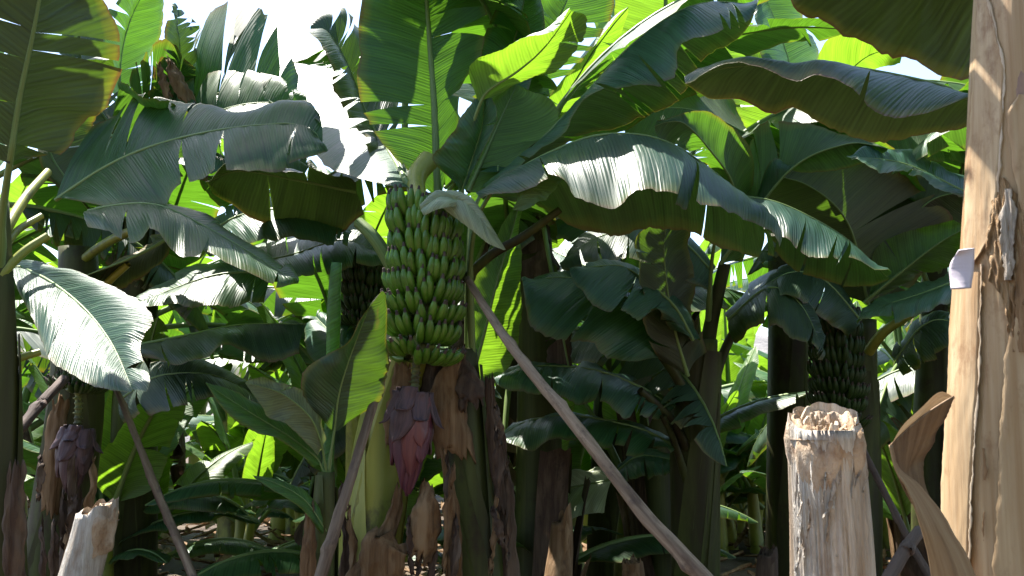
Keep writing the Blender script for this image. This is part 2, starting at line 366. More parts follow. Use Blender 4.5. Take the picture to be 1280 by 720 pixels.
def stem_mesh(pts, rads, k=28, n=36, ridge=0.05, seed=1, wob=0.02, fine=0.0, hair=0.0):
    c = cr(pts, n); V = []; Fc = []
    for i in range(n):
        s = i / (n - 1); r = interp(rads, s)
        for j in range(k):
            th = 6.28318 * j / k
            rr = r * (1 + ridge * nz(math.cos(th) * 2.3, math.sin(th) * 2.3, seed + s * 0.02) * 1.5 + wob * nz(s * 7, th, seed) + fine * nz(math.cos(th) * 9, math.sin(th) * 9, seed + s * 0.15) + hair * min(1, s * 14) * (nz(th * 16, s * 2.2, seed) + .6 * nz(th * 34, s * 4, seed + 2)))
            V.append(c[i] + Vector((math.cos(th) * rr, math.sin(th) * rr, 0)))
    for i in range(n - 1):
        for j in range(k):
            q = i * k + j; q2 = i * k + (j + 1) % k; Fc.append((q, q2, q2 + k, q + k))
    return V, Fc, c
def to_ground(pts):
    """extend a run of points (top first) down its own slope to z = 0"""
    a, b = pts[-2], pts[-1]; d = b - a
    if d.z > -1e-3: d = Vector((0, 0, -1))
    if b.z > 0: pts = pts + [b + d * (b.z / -d.z)]
    return pts
def stem(plant_name, px, rads, mat, label, cat='banana plant', group=None, seed=1, ridge=0.05, k=28, sheaths=5, hair=0.0, n=36):
    """pseudostem down to the soil. px: (x, y, d) from the top down; returns the plant's Empty"""
    pts = to_ground([P(*p) for p in px]); base = Vector((pts[-1].x, pts[-1].y, 0))
    t = thing(plant_name, base, label, cat, group)
    pts = pts[:-1] + [Vector((pts[-1].x, pts[-1].y, -0.05))]
    V, Fc, c = stem_mesh(pts, rads, k, n, ridge, seed, .02, 0, hair)
    Fc.append(tuple(range(k))[::-1])
    link('pseudostem', mesh('pseudostem', V, Fc, org=base), M[mat], t)
    R = random.Random(seed * 13)
    for q in range(sheaths):          # overlapping leaf sheaths, each with its own raised margin
        th0 = R.uniform(0, 6.28); span = R.uniform(1.3, 2.2); s0 = R.uniform(0.0, 0.25); V = []; Fc = []
        for i in range(20):
            s = s0 + (0.98 - s0) * i / 19; p = at(c, s); r = interp(rads, s) * 1.03 + 0.004 + 0.003 * q
            hw = span * (0.25 + 0.75 * min(1, (i / 19) * 1.4))
            for j in range(9):
                th = th0 + (j / 8 - .5) * hw * 2 + (s - s0) * 0.5
                rr = r * (1 + 0.025 * nz(th * 2, s * 6, seed + q)) + (0.006 if j in (0, 8) else 0)
                V.append(p + Vector((math.cos(th) * rr, math.sin(th) * rr, 0)))
        for i in range(19):
            for j in range(8):
                a = i * 9 + j; Fc.append((a, a + 9, a + 10, a + 1))
        link('sheath', mesh('sheath', V, Fc, org=base), M[mat], t)
    return t
def pole(pts, rads, mat, label, seed=1, group='wooden props', ground=True, name='wooden_prop'):
    w_ = [P(*p) for p in pts]
    if ground: w_ = to_ground(w_)
    base = w_[-1].copy(); n = 110; c = cr(w_, n); k = 14; V = []; Fc = []
    RK = random.Random(seed); KN = [(RK.uniform(.05, .95), RK.uniform(0, 6.28)) for _ in range(9)]
    for i in range(n):
        T = (c[min(i + 1, n - 1)] - c[max(i - 1, 0)]).normalized()
        a = T.cross(Vector((0, 1, 0.1))).normalized(); b = T.cross(a); s = i / (n - 1); r = interp(rads, s)
        o = (a * nz(s * 5, 1, seed) + b * nz(s * 5, 7, seed)) * r * 0.5
        for j in range(k):
            th = 6.28318 * j / k
            kn = sum(math.exp(-((s - a_) / .008) ** 2) * max(0, math.cos(th - b_)) for a_, b_ in KN)
            rr = r * (1 + .45 * kn + 0.16 * nz(math.cos(th) * 1.5, math.sin(th) * 1.5 + s * 9, seed) * 1.6 + 0.09 * nz(s * 40, th, seed))
            V.append(c[i] + o + a * (math.cos(th) * rr) + b * (math.sin(th) * rr))
    for i in range(n - 1):
        for j in range(k):
            q = i * k + j; q2 = i * k + (j + 1) % k; Fc.append((q, q2, q2 + k, q + k))
    Fc.append(tuple(range(k))[::-1])
    # streaks along the pole: build in a frame whose local Z is the pole's axis
    ax = (w_[0] - base).normalized(); rot = ax.to_track_quat('Z', 'Y'); inv = rot.inverted()
    V = [inv @ (v - base) for v in V]
    o = link(name, mesh(name, V, Fc), M[mat], None, base); o.rotation_mode = 'QUATERNION'; o.rotation_quaternion = rot
    return tag(o, label, 'prop pole', group)

# ------------------------------------------------------------------ ground and hill
def ground():
    V = []; Fc = []
    xs = [-400, -150, -60, -30] + [-16 + i * 0.5 for i in range(65)] + [30, 60, 150, 400]
    ys = [-400, -100, -30, -12] + [-4 + i * 0.5 for i in range(65)] + [45, 80, 160, 400]
    for y in ys:
        for x in xs:
            near = 1 if abs(x) < 20 and -5 < y < 30 else 0
            V.append(Vector((x, y, near * (0.06 * nz(x * .8, y * .8, 3) + 0.03 * nz(x * 2.5, y * 2.5, 4)) - 0.02)))
    nx = len(xs)
    for j in range(len(ys) - 1):
        for i in range(nx - 1):
            a = j * nx + i; Fc.append((a, a + 1, a + nx + 1, a + nx))
    tag(link('ground', mesh('ground', V, Fc), M['soil']), kind='structure')
ground()
def hill():
    V = []; Fc = []; nx, ny = 90, 26
    for j in range(ny):
        for i in range(nx):
            x = -70 + 140 * i / (nx - 1); y = 34 + 60 * j / (ny - 1)
            z = -0.6 + 9.0 * (j / (ny - 1)) ** 0.7 + (0.5 * nz(x * .35, y * .35, 2) + .35 * nz(x * 1.1, y * 1.1, 5)) * min(1, j / 3)
            V.append(Vector((x, y, z)))
    for j in range(ny - 1):
        for i in range(nx - 1):
            a = j * nx + i; Fc.append((a, a + 1, a + nx + 1, a + nx))
    tag(link('hillside', mesh('hillside', V, Fc), M['gravel']), kind='structure')
hill()

# ------------------------------------------------------------------ plants of the rows behind
def gen_leaf(name, seed, L, W, e0, e1, fold, tears=6, gap=0.012, mat='leaf', rip=0.02, bend=0.0, lift=.05, pet=0.28, n=40):
    NS = 48; mid = [Vector((0, 0, 0))]; ang = []
    tot = L + pet
    for i in range(NS):
        s = i / (NS - 1); a = rad(e0 + (e1 - e0) * s ** 1.25); ang.append(a)
        if i: mid.append(mid[-1] + Vector((math.sin(a), bend * s * .6, math.cos(a))).normalized() * (tot / (NS - 1)))
    k0 = int(NS * pet / tot); blade = mid[k0:]; nb = len(blade); A = []; B = []
    for i in range(nb):
        s = i / (nb - 1); a = ang[k0 + i]; Nn = Vector((-math.cos(a), 0, math.sin(a)))
        pr = min(1, (s / .14 + .04)) ** .6 * max(0, 1 - s ** 3.2) ** .7 + .01
        fo = rad(fold * (1 + .35 * nz(s * 3, 0, seed))); w_ = W / 2 * pr
        T = Vector((math.sin(a), 0, math.cos(a)))
        sh = T * w_ * .12
        A.append(blade[i] + Vector((0, w_ * math.cos(fo), 0)) - Nn * w_ * math.sin(fo) + sh)
        fo = rad(fold * (1 + .35 * nz(s * 3, 4, seed)))
        B.append(blade[i] - Vector((0, w_ * math.cos(fo), 0)) - Nn * w_ * math.sin(fo) + sh)
    V, Fc, UV = loft(blade, A, B, 1, seed, n, 6, (.02, .02), rip, (tears, tears), gap, .02, lift, 5)
    nf = len(Fc)
    tv, tf_, tu = tube(mid[::5] + [mid[-1]], [.022, .016, .010, .004], 6, 18); o = len(V)
    V += tv; UV += tu; Fc += [tuple(i + o for i in f) for f in tf_]
    me = mesh(name, V, Fc, UV, mi=[0] * nf + [1] * len(tf_))
    me.materials.append(M[mat]); me.materials.append(M['rib']); return me
GL = []
for i, (L, W, e0, e1, fo, te, mt) in enumerate([
    (1.75, .62, 8, 55, 14, 3, 'leaf_young'), (1.9, .66, 25, 95, 22, 5, 'leaf'), (1.9, .68, 38, 115, 28, 6, 'leaf_blue'),
    (1.85, .66, 52, 128, 34, 9, 'leaf'), (1.8, .64, 62, 140, 40, 12, 'leaf_blue'), (1.75, .62, 70, 150, 44, 16, 'leaf_dark'),
    (1.9, .68, 45, 105, 18, 5, 'leaf'), (1.7, .60, 80, 160, 48, 18, 'leaf_dark')]):
    GL.append(gen_leaf('leaf', 40 + i, L, W, e0, e1, fo, te, .014 if te < 10 else .02, mt, .022, .25 * ((-1) ** i), .05))
YL = [gen_leaf('leaf', 70 + i, L, W, e0, e1, fo, te, .008, mt, .014, .15 * ((-1) ** i), .03, .22, 30) for i, (L, W, e0, e1, fo, te, mt) in enumerate([
    (.85, .30, 6, 30, 10, 1, 'leaf_young'), (.9, .34, 22, 75, 16, 2, 'leaf_young'), (.9, .34, 40, 105, 22, 3, 'leaf'), (.8, .30, 55, 125, 26, 4, 'leaf')])]
DL = [gen_leaf('dead_leaf', 90 + i, 1.1, .30, 150, 178, 62, 10, .02, 'dry_dark', .05, .3, .08, .35, 30) for i in range(2)]
def generic(h, r, seed, young=False, mat='stem_dark'):
    R = random.Random(seed)
    t = thing('banana_plant', (0, 0, 0), 'x', 'banana plant')
    V, Fc, c = stem_mesh([Vector((R.uniform(-.12, .12), R.uniform(-.12, .12), h)), Vector((.03, 0, h * .5)), Vector((0, 0, -.05))], [r * .55, r * .85, r * 1.05], 20, 22, .06, seed)
    top = c[0]
    link('pseudostem', mesh('pseudostem', V, Fc), M[mat], t)
    n = 5 if young else 9
    for i in range(n):
        me = (YL if young else GL)[min(i * (len(YL) if young else len(GL)) // n, 7)]
        o = link('leaf', me, [], t); az = i * 2.4 + R.uniform(-.35, .35)
        o.location = top + Vector((math.cos(az) * r * .3, math.sin(az) * r * .3, -.05 - .03 * i))
        o.rotation_euler = (R.uniform(-.12, .12), R.uniform(-.15, .12), az); s = R.uniform(.88, 1.1); o.scale = (s, s, s)
    if not young:
        for i in range(2):
            o = link('dead_leaf', DL[i], [], t); az = R.uniform(0, 6.28)
            o.location = top + Vector((math.cos(az) * r * .8, math.sin(az) * r * .8, -.3 - .1 * i)); o.rotation_euler = (0, 0, az)
        for i in range(6):      # loose dry sheaths round the foot
            az = R.uniform(0, 6.28); Vq = []; Fq = []; hh = R.uniform(.5, 1.6)
            for q in range(10):
                s = q / 9
                for j in range(6):
                    th = az + (j / 5 - .5) * (1.3 - .7 * s); rr = r * 1.1 + .03 + .12 * s ** 2 + .02 * nz(s * 4, j, seed + i)
                    Vq.append(Vector((math.cos(th) * rr, math.sin(th) * rr, s * hh + .04 * nz(j, s, seed))))
            for q in range(9):
                for j in range(5): a = q * 6 + j; Fq.append((a, a + 1, a + 7, a + 6))
            link('dry_sheath', mesh('dry_sheath', Vq, Fq), M['dry_dark'] if i else M['dry'], t)
    return t
def copy_plant(p):
    c = p.copy(); col.objects.link(c)
    for k in list(p.children):
        q = k.copy(); col.objects.link(q); q.parent = c
    return c
PROT = [generic(2.15, .13, 301), generic(2.4, .14, 302), generic(2.0, .12, 303)]
YPROT = [generic(.5, .06, 311, True, 'stem'), generic(.75, .07, 312, True, 'stem')]
used = set()
def place(protos, i, loc, rz, s, label, group):
    p = protos[i % len(protos)]
    if id(p) in used: p = copy_plant(p)
    else: used.add(id(p))
    p.location = loc; p.rotation_euler = (0, 0, rz); p.scale = (s, s, s)
    return tag(p, label, 'banana plant', group)
RG = random.Random(5)
TPROT = [generic(3.0, .14, 304), generic(3.25, .15, 305)]
rows = [(7.0, 7, 1.5, 'in the row right behind the fruiting plant'), (9.0, 9, 1.6, 'in the second row behind the fruiting plant'), (19.5, 9, 2.6, 'in the far sunlit row of the plot')]
k = 0
for (y, n, dx, lab) in rows:
    for i in range(n):
        x = (i - (n - 1) / 2) * dx + RG.uniform(-.35, .35)
        if abs(x / y - .25) < (.09 if y < 8 else .11) or abs(x / y + .26) < (.05 if y < 8 else .08) or (y > 8 and -.01 < x / y < .07) or (y < 8 and .10 < x / y < .2): continue
        place(PROT, k, (x, y + RG.uniform(-.4, .4), 0), RG.uniform(0, 6.28), RG.uniform(.92, 1.08), 'tall banana plant ' + lab, 'banana plants in the rows behind'); k += 1
for i, (x, y, rz, sc_, lab) in enumerate([(-3.1, 5.8, .4, 1.0, 'tall banana plant overhanging the drooping leaves'), (.15, 6.0, 1.3, 1.0, 'tall banana plant rising behind the erect torn leaf'), (1.0, 6.7, 2.2, 1.05, 'tall banana plant rising behind the long arching leaf'), (3.2, 6.5, 3.0, 1.0, 'tall banana plant behind the peeled trunk'),
        (3.3, 3.9, 2.9, 1.02, 'tall banana plant added for shade at the outer side of the peeled trunk'), (2.9, 2.0, 3.2, 1.05, 'tall banana plant added for shade near the path by the peeled trunk')]):  # these two stand out of view, added for their shade
    place(TPROT, i, (x, y, 0), rz, sc_, lab, 'tall banana plants around the bunch')
for i in range(9):
    place(TPROT, i, (-5.2 + i * 1.3 + RG.uniform(-.2, .2), -2.6 + RG.uniform(-.3, .3), 0), RG.uniform(0, 6.28), 1.1, 'tall banana plant added behind the view to block low sky light', 'banana plants added to block sky light')  # unseen row added behind the camera to keep low sky light out
for i in range(10):
    y = RG.uniform(8.2, 13); x = RG.uniform(-.32, -.2) * y
    place(YPROT, i, (x, y, 0), RG.uniform(0, 6.28), RG.uniform(.8, 1.3), 'young banana plant in the gap left of the fruiting plant', 'young banana plants in the narrow gap')
for i in range(70):
    y = RG.uniform(10.2, 18.5); x = RG.uniform(-.5, .5) * y * 1.1
    if y < 11 and .17 < x / y < .31: continue
    place(YPROT, i, (x, y, 0), RG.uniform(0, 6.28), RG.uniform(1.3, 2.4), 'young sunlit banana plant low down beyond the shaded rows', 'young banana plants beyond the rows')
for i in range(26):
    y = RG.uniform(9.8, 16); x = RG.uniform(.17, .31) * y
    place(YPROT, i, (x, y, 0), RG.uniform(0, 6.28), RG.uniform(.8, 1.35), 'young sunlit banana plant in the clearing beside the shaded stem', 'young banana plants in the clearing')
for i in range(26):
    y = RG.uniform(6.2, 8.5); x = RG.uniform(-.45, .45) * y
    if .13 < x / y < .35 or -.35 < x / y < -.18: continue
    place(YPROT, i, (x, y, 0), RG.uniform(0, 6.28), RG.uniform(.9, 1.5), 'banana sucker growing between the dark stems of the rows', 'suckers between the rows')

# ------------------------------------------------------------------ fruit bunches
def finger_mesh(e0, e1, L, r, seed):
    n, k = 9, 10; V = []; Fc = []; mi = []; p = Vector((0, 0, 0)); c = []; R = random.Random(seed)
    prof = [.50, .66, .92, 1.0, 1.02, 1.02, .98, .84, .48]
    for i in range(n):
        a = rad(e0 + (e1 - e0) * (i / (n - 1)) ** .8); T = Vector((math.cos(a), 0, math.sin(a)))
        if i: p = p + T * (L / (n - 1))
        Nn = Vector((-math.sin(a), 0, math.cos(a)))
        for j in range(k):
            th = 6.28318 * (j + .5) / k; rr = r * prof[i] * (1 + .055 * math.cos(th * 5 + seed))
            V.append(p + Vector((0, 1, 0)) * math.cos(th) * rr + Nn * math.sin(th) * rr)
    a = rad(e1); T = Vector((math.cos(a), 0, math.sin(a))); Nn = Vector((-math.sin(a), 0, math.cos(a)))
    for q, rr in ((.010, .33), (.017, .30)):
        for j in range(k):
            th = 6.28318 * (j + .5) / k; V.append(p + T * q + (Vector((0, 1, 0)) * math.cos(th) + Nn * math.sin(th)) * r * rr)
    m = n + 2
    for i in range(m - 1):
        for j in range(k):
            q = i * k + j; q2 = i * k + (j + 1) % k; Fc.append((q, q2, q2 + k, q + k)); mi.append(1 if i >= n - 1 else 0)
    Fc.append(tuple((m - 1) * k + j for j in range(k))); mi.append(1)
    me = mesh('banana', V, Fc, mi=mi); me.materials.append(M['banana']); me.materials.append(M['tip']); return me
FM = [[finger_mesh(e0, e1, L, .0158, 7 * q + v) for v in range(3)] for q, (e0, e1, L) in enumerate([(16, 92, .122), (6, 88, .118), (0, 82, .116), (-6, 72, .115), (-14, 48, .112)])]
def bunch(label, axis, scale, fine=True, nh=8, seed=4, name='banana_bunch', rot=0.0):
    c = cr(axis, 60); t = thing(name, axis[0], label, 'banana bunch'); org = axis[0]; R = random.Random(seed)
    tv, tf_, tu = tube(c[::3] + [c[-1]], [.034 * scale, .034 * scale, .030 * scale, .026 * scale], 10, 30)
    link('stalk', mesh('stalk', tv, tf_, tu, org=org), M['stalk'], t)
    for i in range(nh):
        f = i / (nh - 1); p = at(c, .03 + .95 * f); az = -1.5708 + rot + R.uniform(-.12, .12)
        dz = R.uniform(.012, .018)
        hands = [(az - .92, 9, dz), (az + .92, 9, -dz), (az + 3.1416, 8, 0)]
        for az, nf, dz in hands:
            p = at(c, .03 + .95 * f) + Vector((0, 0, dz * scale))
            Vc = []; Fq = []; joined = ([], [], [])
            for q in range(8):
                th = az + (q / 7 - .5) * 2.0
                for j in range(6):
                    ph = 6.28 * j / 6; rr = (.048 + .014 * math.cos(ph)) * scale
                    Vc.append(p + Vector((math.cos(th) * rr, math.sin(th) * rr, (.016 * math.sin(ph)) * scale)))
            for q in range(7):
                for j in range(6): a = q * 6 + j; b = q * 6 + (j + 1) % 6; Fq.append((a, b, b + 6, a + 6))
            h = link('hand', mesh('hand', Vc, Fq, org=org), M['stalk'], t)
            cls = min(4, int(f * 4.6))
            for row in ((0,) if fine else (0, 1)):
                for q in range(nf - row):
                    th = az + (q - (nf - row - 1) / 2) * .215 + R.uniform(-.05, .05)
                    me = FM[max(0, cls - row)][R.randrange(3)]
                    s = scale * R.uniform(.9, 1.06) * (1 - .06 * max(0, f - .55)) * (.86 if row else 1)
                    loc = p - org + Vector((math.cos(th), math.sin(th), 0)) * (.076 - .026 * row) * scale + Vector((0, 0, (.020 * row - .010) * scale + R.uniform(-.004, .004)))
                    mat = Matrix.Translation(loc) @ Matrix.Rotation(th, 4, 'Z') @ Matrix.Rotation(R.uniform(-.12, .12), 4, 'X') @ Matrix.Rotation(R.uniform(-.10, .12), 4, 'Y') @ Matrix.Diagonal((s, s, s, 1))
                    if fine:
                        o = bpy.data.objects.new('banana', me); col.objects.link(o); o.parent = h; o.matrix_local = mat
                    else:
                        b0 = len(joined[0]); joined[0].extend(mat @ v.co for v in me.vertices); joined[1].extend(tuple(b0 + x for x in pl.vertices) for pl in me.polygons); joined[2].extend(pl.material_index for pl in me.polygons)
            if not fine:
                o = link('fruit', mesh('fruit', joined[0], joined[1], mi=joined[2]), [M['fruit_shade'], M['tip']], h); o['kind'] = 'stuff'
    return t, c
def flower(parent, top, tip, rmax, seed=3, scale=1.0, dark=False):
    """hanging purple bud: a core wrapped in overlapping bracts"""
    R = random.Random(seed); org = parent.location.copy(); ax = tip - top; Ln = ax.length; T = ax.normalized()
    X = T.cross(Vector((0, 1, 0))).normalized(); Y = T.cross(X)
    def rad_at(s): return rmax * max(.02, (math.sin(math.pi * min(1, .16 + .84 * s) ** .82)) ** .75)
    V = []; Fc = []; n, k = 16, 14
    for i in range(n):
        s = i / (n - 1)
        for j in range(k): th = 6.283 * j / k; rr = rad_at(s) * .92; V.append(top + T * Ln * s + (X * math.cos(th) + Y * math.sin(th)) * rr)
    for i in range(n - 1):
        for j in range(k): q = i * k + j; q2 = i * k + (j + 1) % k; Fc.append((q, q + k, q2 + k, q2))
    core = link('flower_bud', mesh('flower_bud', V, Fc, [(0, 0)] * len(V), org=org), M['bract'], parent)
    def bract(th, s0, s1, span, flare, mat, lay, roll=0):
        V = []; Fc = []; UV = []; n, k = 14, 10
        for i in range(n):
            f = i / (n - 1); s = s0 + (s1 - s0) * f
            wd = span * (math.sin(math.pi * min(1, .30 + .70 * f ** 1.15)) ** .62 if f < .995 else .03)
            for j in range(k + 1):
                t = j / k * 2 - 1; a = th + t * wd * (1 + .18 * nz(f * 5, t, lay + th)) + .25 * f
                rr = rad_at(max(0, min(1, s))) * (1 + .02 * lay) + .003 * lay + flare * f ** 2.2 + .008 * (1 - t * t) + .011 * nz(t * 2, f * 3, lay + s0 * 9) - abs(t) ** 3 * .004
                ro = roll * max(0, f - .72) ** 2 * 6
                V.append(top + T * Ln * (s - ro * .12) + (X * math.cos(a) + Y * math.sin(a)) * (rr + ro * .05)); UV.append((f * .2, t * .5))
        for i in range(n - 1):
            for j in range(k): a = i * (k + 1) + j; Fc.append((a, a + k + 1, a + k + 2, a + 1))
        o = link('bract', mesh('bract', V, Fc, UV, org=org), M[mat], core)
        md = o.modifiers.new('thickness', 'SOLIDIFY'); md.thickness = .004; md.offset = 1
    # th: 0 faces the viewer's right, see X and Y above; the camera side is th = -pi/2 or pi/2 by sign of Y
    f0 = math.atan2((CAM - top).dot(Y), (CAM - top).dot(X))
    B = 'bract_old' if dark else 'bract'
    for (dth, s0, s1, sp, fl, mt, lay, ro) in [
        (0.3, .10, 1.0, 1.1, 0, B, 0, 0), (2.4, .08, 1.0, 1.1, 0, B, 0, 0), (-1.7, .06, .98, 1.1, 0, B, 0, 0),
        (.55, .10, .92, .95, .0, B, 2, 0), (-.35, .06, .80, .80, .002, 'bract_red' if not dark else B, 4, .1), (-.85, .02, .66, .8, .004, B, 5, .2),
        (1.6, .04, .72, .85, .006, B, 4, .3), (2.9, .02, .7, .9, .006, 'bract_old', 4, .2), (-2.2, .0, .6, .9, .008, 'bract_old', 5, .3),
        (-.75, -.02, .50, .62, .004, 'bract_red' if not dark else B, 6, .1), (.45, -.05, .46, .80, .006, 'bract_old', 7, .4), (-.6, -.07, .27, .55, .012, 'bract_old', 8, 1.2),
        (1.3, -.07, .30, .55, .014, 'bract_old', 8, .5), (-1.6, -.06, .33, .5, .022, 'bract_old', 8, .6), (.2, -.12, .17, .5, .012, 'bract_old', 9, 1.2), (2.6, -.1, .25, .9, .015, 'bract_old', 8, .4)]:
        bract(f0 + dth, s0, s1, sp, fl * scale, mt, lay * scale, ro * scale)
    return core
def rachis(parent, pts, r=.015):
    """bare stalk with ringed scars between fruit and flower"""
    c = cr(pts, 60); V = []; Fc = []; k = 12; org = parent.location.copy()
    for i in range(60):
        s = i / 59; bump = .55 * max(0, math.sin(i * 1.05)) ** 2
        for j in range(k):
            th = 6.283 * j / k; rr = r * (.8 + bump * (.5 + .9 * max(0, math.sin(th + i * .35))))
            V.append(c[i] + Vector((math.cos(th) * rr, math.sin(th) * rr, 0)))
    for i in range(59):
        for j in range(k): q = i * k + j; q2 = i * k + (j + 1) % k; Fc.append((q, q2, q2 + k, q + k))
    return link('scarred_stalk', mesh('scarred_stalk', V, Fc, org=org), M['stalk'], parent)
# ------------------------------------------------------------------ fruiting plant in the middle and what hangs on it
main = stem('banana_plant', [(532, 246, 4.62), (515, 400, 4.55), (480, 560, 4.5), (458, 720, 4.42)], [.10, .115, .125, .13, .15], 'stem',
            'fruiting banana plant with yellow green stem behind the big bunch', seed=21, sheaths=4)
bt, bc = bunch('big bunch of green bananas hanging in the middle with a purple flower below', [P(529, 272, 4.28), P(532, 325, 4.27), P(529, 390, 4.25), P(522, 448, 4.24)], 1.14)
rachis(bt, [P(521, 448, 4.24), P(519, 475, 4.22), P(516, 503, 4.20)], .020)
flower(bt, P(516, 497, 4.20), P(509, 620, 4.17), .066)
# pale bract stub beside the bunch
leaf(bt, [(548, 256), (575, 250), (600, 272), (632, 312)], (4.12, 4.05), [(540, 262), (556, 240), (590, 250), (632, 312)], [(556, 262), (585, 285), (610, 305), (630, 313)], da=.03, db=-.02, up=True, mat='leaf_pale', tears=(0, 0), bulge=(.02, .03), rib=False, name='pale_bract', rip=.006)
leaf(bt, [(572, 250), (550, 246), (526, 262)], 4.08, [(565, 242), (545, 239), (525, 256)], [(570, 258), (550, 262), (530, 270)], da=.02, db=-.03, mat='leaf_pale', tears=(0, 0), rib=False, name='pale_bract', rip=.004)
link('fruit_neck', mesh('fruit_neck', *tube([P(536, 200, 4.6), P(520, 225, 4.5), P(528, 275, 4.28)], [.05, .042, .036], 10), org=bt.location), M['stem'], bt)

h7 = leaf(main, [(545, 250), (543, 150), (537, 60), (530, -40), (522, -150)], (4.72, 4.8, 4.9, 4.95),
     [(530, 235), (492, 196), (458, 150), (447, 105), (450, 66), (449, 25), (460, -40), (490, -120), (522, -150)],
     [(552, 235), (566, 180), (576, 110), (602, 70), (602, 20), (590, -40), (560, -110), (524, -150)], da=-.12, db=.12, up=True, mat='leaf', tears=(3, 5), gap=.02, ribr=.022, pet=[(548, 330, 4.62), (547, 280, 4.68)], rip=.02)
leaf(main, [(600, 128), (612, 112), (646, 90), (680, 60), (714, 14)], (4.3, 4.2), [(597, 118), (588, 92), (602, 76), (645, 60), (690, 42), (713, 10)], [(616, 122), (650, 108), (702, 85), (726, 56), (734, 22), (715, 14)],
     da=-.12, db=.06, up=False, mat='leaf_young', tears=(0, 1), bulge=(.05, .02), pet=[(575, 290, 4.55), (578, 220, 4.45), (590, 160, 4.35)])
leaf(main, [(577, 240), (590, 200), (602, 160), (606, 118)], (4.42, 4.35), [(566, 226), (541, 199), (558, 178), (580, 145), (600, 114)], [(585, 226), (617, 168), (622, 140), (612, 117)], da=-.06, db=-.02, mat='leaf_blue', tears=(1, 1), ribr=.006)
leaf(main, [(585, 240), (612, 180), (630, 140), (646, 106)], (4.8, 5.0), [(575, 225), (588, 170), (610, 130), (644, 104)], [(606, 236), (655, 190), (692, 160), (692, 126), (648, 106)], da=-.1, db=-.05, up=False, mat='leaf_young', tears=(0, 1), ribr=.014)
leaf(main, [(516, 242), (490, 195), (450, 135), (400, 72), (352, 10)], 4.35, [(508, 236), (472, 234), (438, 222), (402, 206), (366, 150), (335, 60), (350, 12)], [(518, 232), (496, 190), (458, 128), (408, 64), (354, 8)], plane=(-.26, -.58, .78), up=True, mat='leaf_blue', tears=(1, 0), ribr=.010, rip=.014, bulge=(.02, 0), pet=[(548, 300, 4.62), (532, 265, 4.5)])
leaf(main, [(500, 230), (462, 150), (432, 75), (408, 38), (388, 40)], (5.0, 5.3, 5.2), [(470, 215), (430, 140), (408, 90), (394, 60), (386, 46)], [(515, 200), (490, 110), (455, 45), (425, 14), (392, 32)], up=True, mat='leaf_dark', tears=(7, 6), gap=.03)
leaf(main, [(556, 235), (575, 215), (590, 190), (640, 60), (668, -60)], (4.9, 5.4), [(548, 210), (590, 140), (600, 60), (650, -50)], [(600, 215), (640, 150), (672, 70), (672, -50)], da=-.1, db=.1, up=True, mat='leaf', tears=(2, 2))
leaf(main, [(560, 240), (640, 130), (700, 20), (740, -80)], (5.2, 5.8), [(560, 200), (620, 110), (670, 10), (735, -80)], [(600, 230), (690, 120), (765, 20), (745, -80)], da=-.1, db=.2, up=False, mat='leaf', tears=(2, 9), gap=.02)
# hanging dry sheaths round the stem
ribbon(main, 'dry_sheath', [(505, 455, 4.40), (500, 490, 4.38), (488, 560, 4.36)], [.10, .13, .08], 'dry', .6, 0, 3)
ribbon(main, 'dry_sheath', [(545, 450, 4.44), (540, 500, 4.42), (533, 560, 4.40)], [.12, .14, .05], 'dry_dark', .6, 0, 4)
ribbon(main, 'dry_sheath', [(478, 455, 4.44), (470, 530, 4.42), (455, 600, 4.42)], [.04, .06, .03], 'dry_dark', .4, 15, 41)
ribbon(main, 'dry_sheath', [(500, 610, 4.28), (488, 660, 4.22), (440, 740, 4.15)], [.05, .09, .12], 'dry', .5, 20, 5)
ribbon(main, 'dry_sheath', [(488, 672, 4.15), (478, 690, 4.1), (472, 760, 4.1)], [.20, .19, .16], 'dry', .25, -14, 6)
ribbon(main, 'dry_sheath', [(425, 640, 4.3), (436, 680, 4.28), (432, 760, 4.3)], [.02, .07, .10], 'dry_dark', .5, 10, 7)

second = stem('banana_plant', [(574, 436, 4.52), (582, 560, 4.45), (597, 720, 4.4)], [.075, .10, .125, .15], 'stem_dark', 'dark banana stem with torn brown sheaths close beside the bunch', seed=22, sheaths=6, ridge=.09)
ribbon(second, 'dry_sheath', [(575, 440, 4.40), (560, 500, 4.32), (572, 572, 4.30)], [.06, .20, .18], 'dry', .5, 10, 8, thick=.005, rag=.03)
ribbon(second, 'dry_sheath', [(580, 452, 4.38), (588, 490, 4.30), (590, 508, 4.30)], [.07, .17, .13], 'dry_dark', .7, 0, 9)
ribbon(second, 'dry_sheath', [(553, 560, 4.3), (566, 640, 4.25), (568, 760, 4.2)], [.03, .07, .08], 'dry', .5, 0, 10)
ribbon(second, 'dry_sheath', [(534, 605, 4.18), (532, 640, 4.12), (524, 700, 4.12)], [.05, .16, .12], 'dry', .55, -6, 11, thick=.006, rag=.03)
ribbon(second, 'dry_sheath', [(628, 540, 4.4), (634, 620, 4.38), (640, 760, 4.3)], [.03, .07, .10], 'dry_dark', .5, 0, 12)
ribbon(second, 'dry_sheath', [(612, 470, 4.42), (617, 540, 4.4), (628, 640, 4.36)], [.04, .08, .05], 'dry_dark', .5, 0, 13)
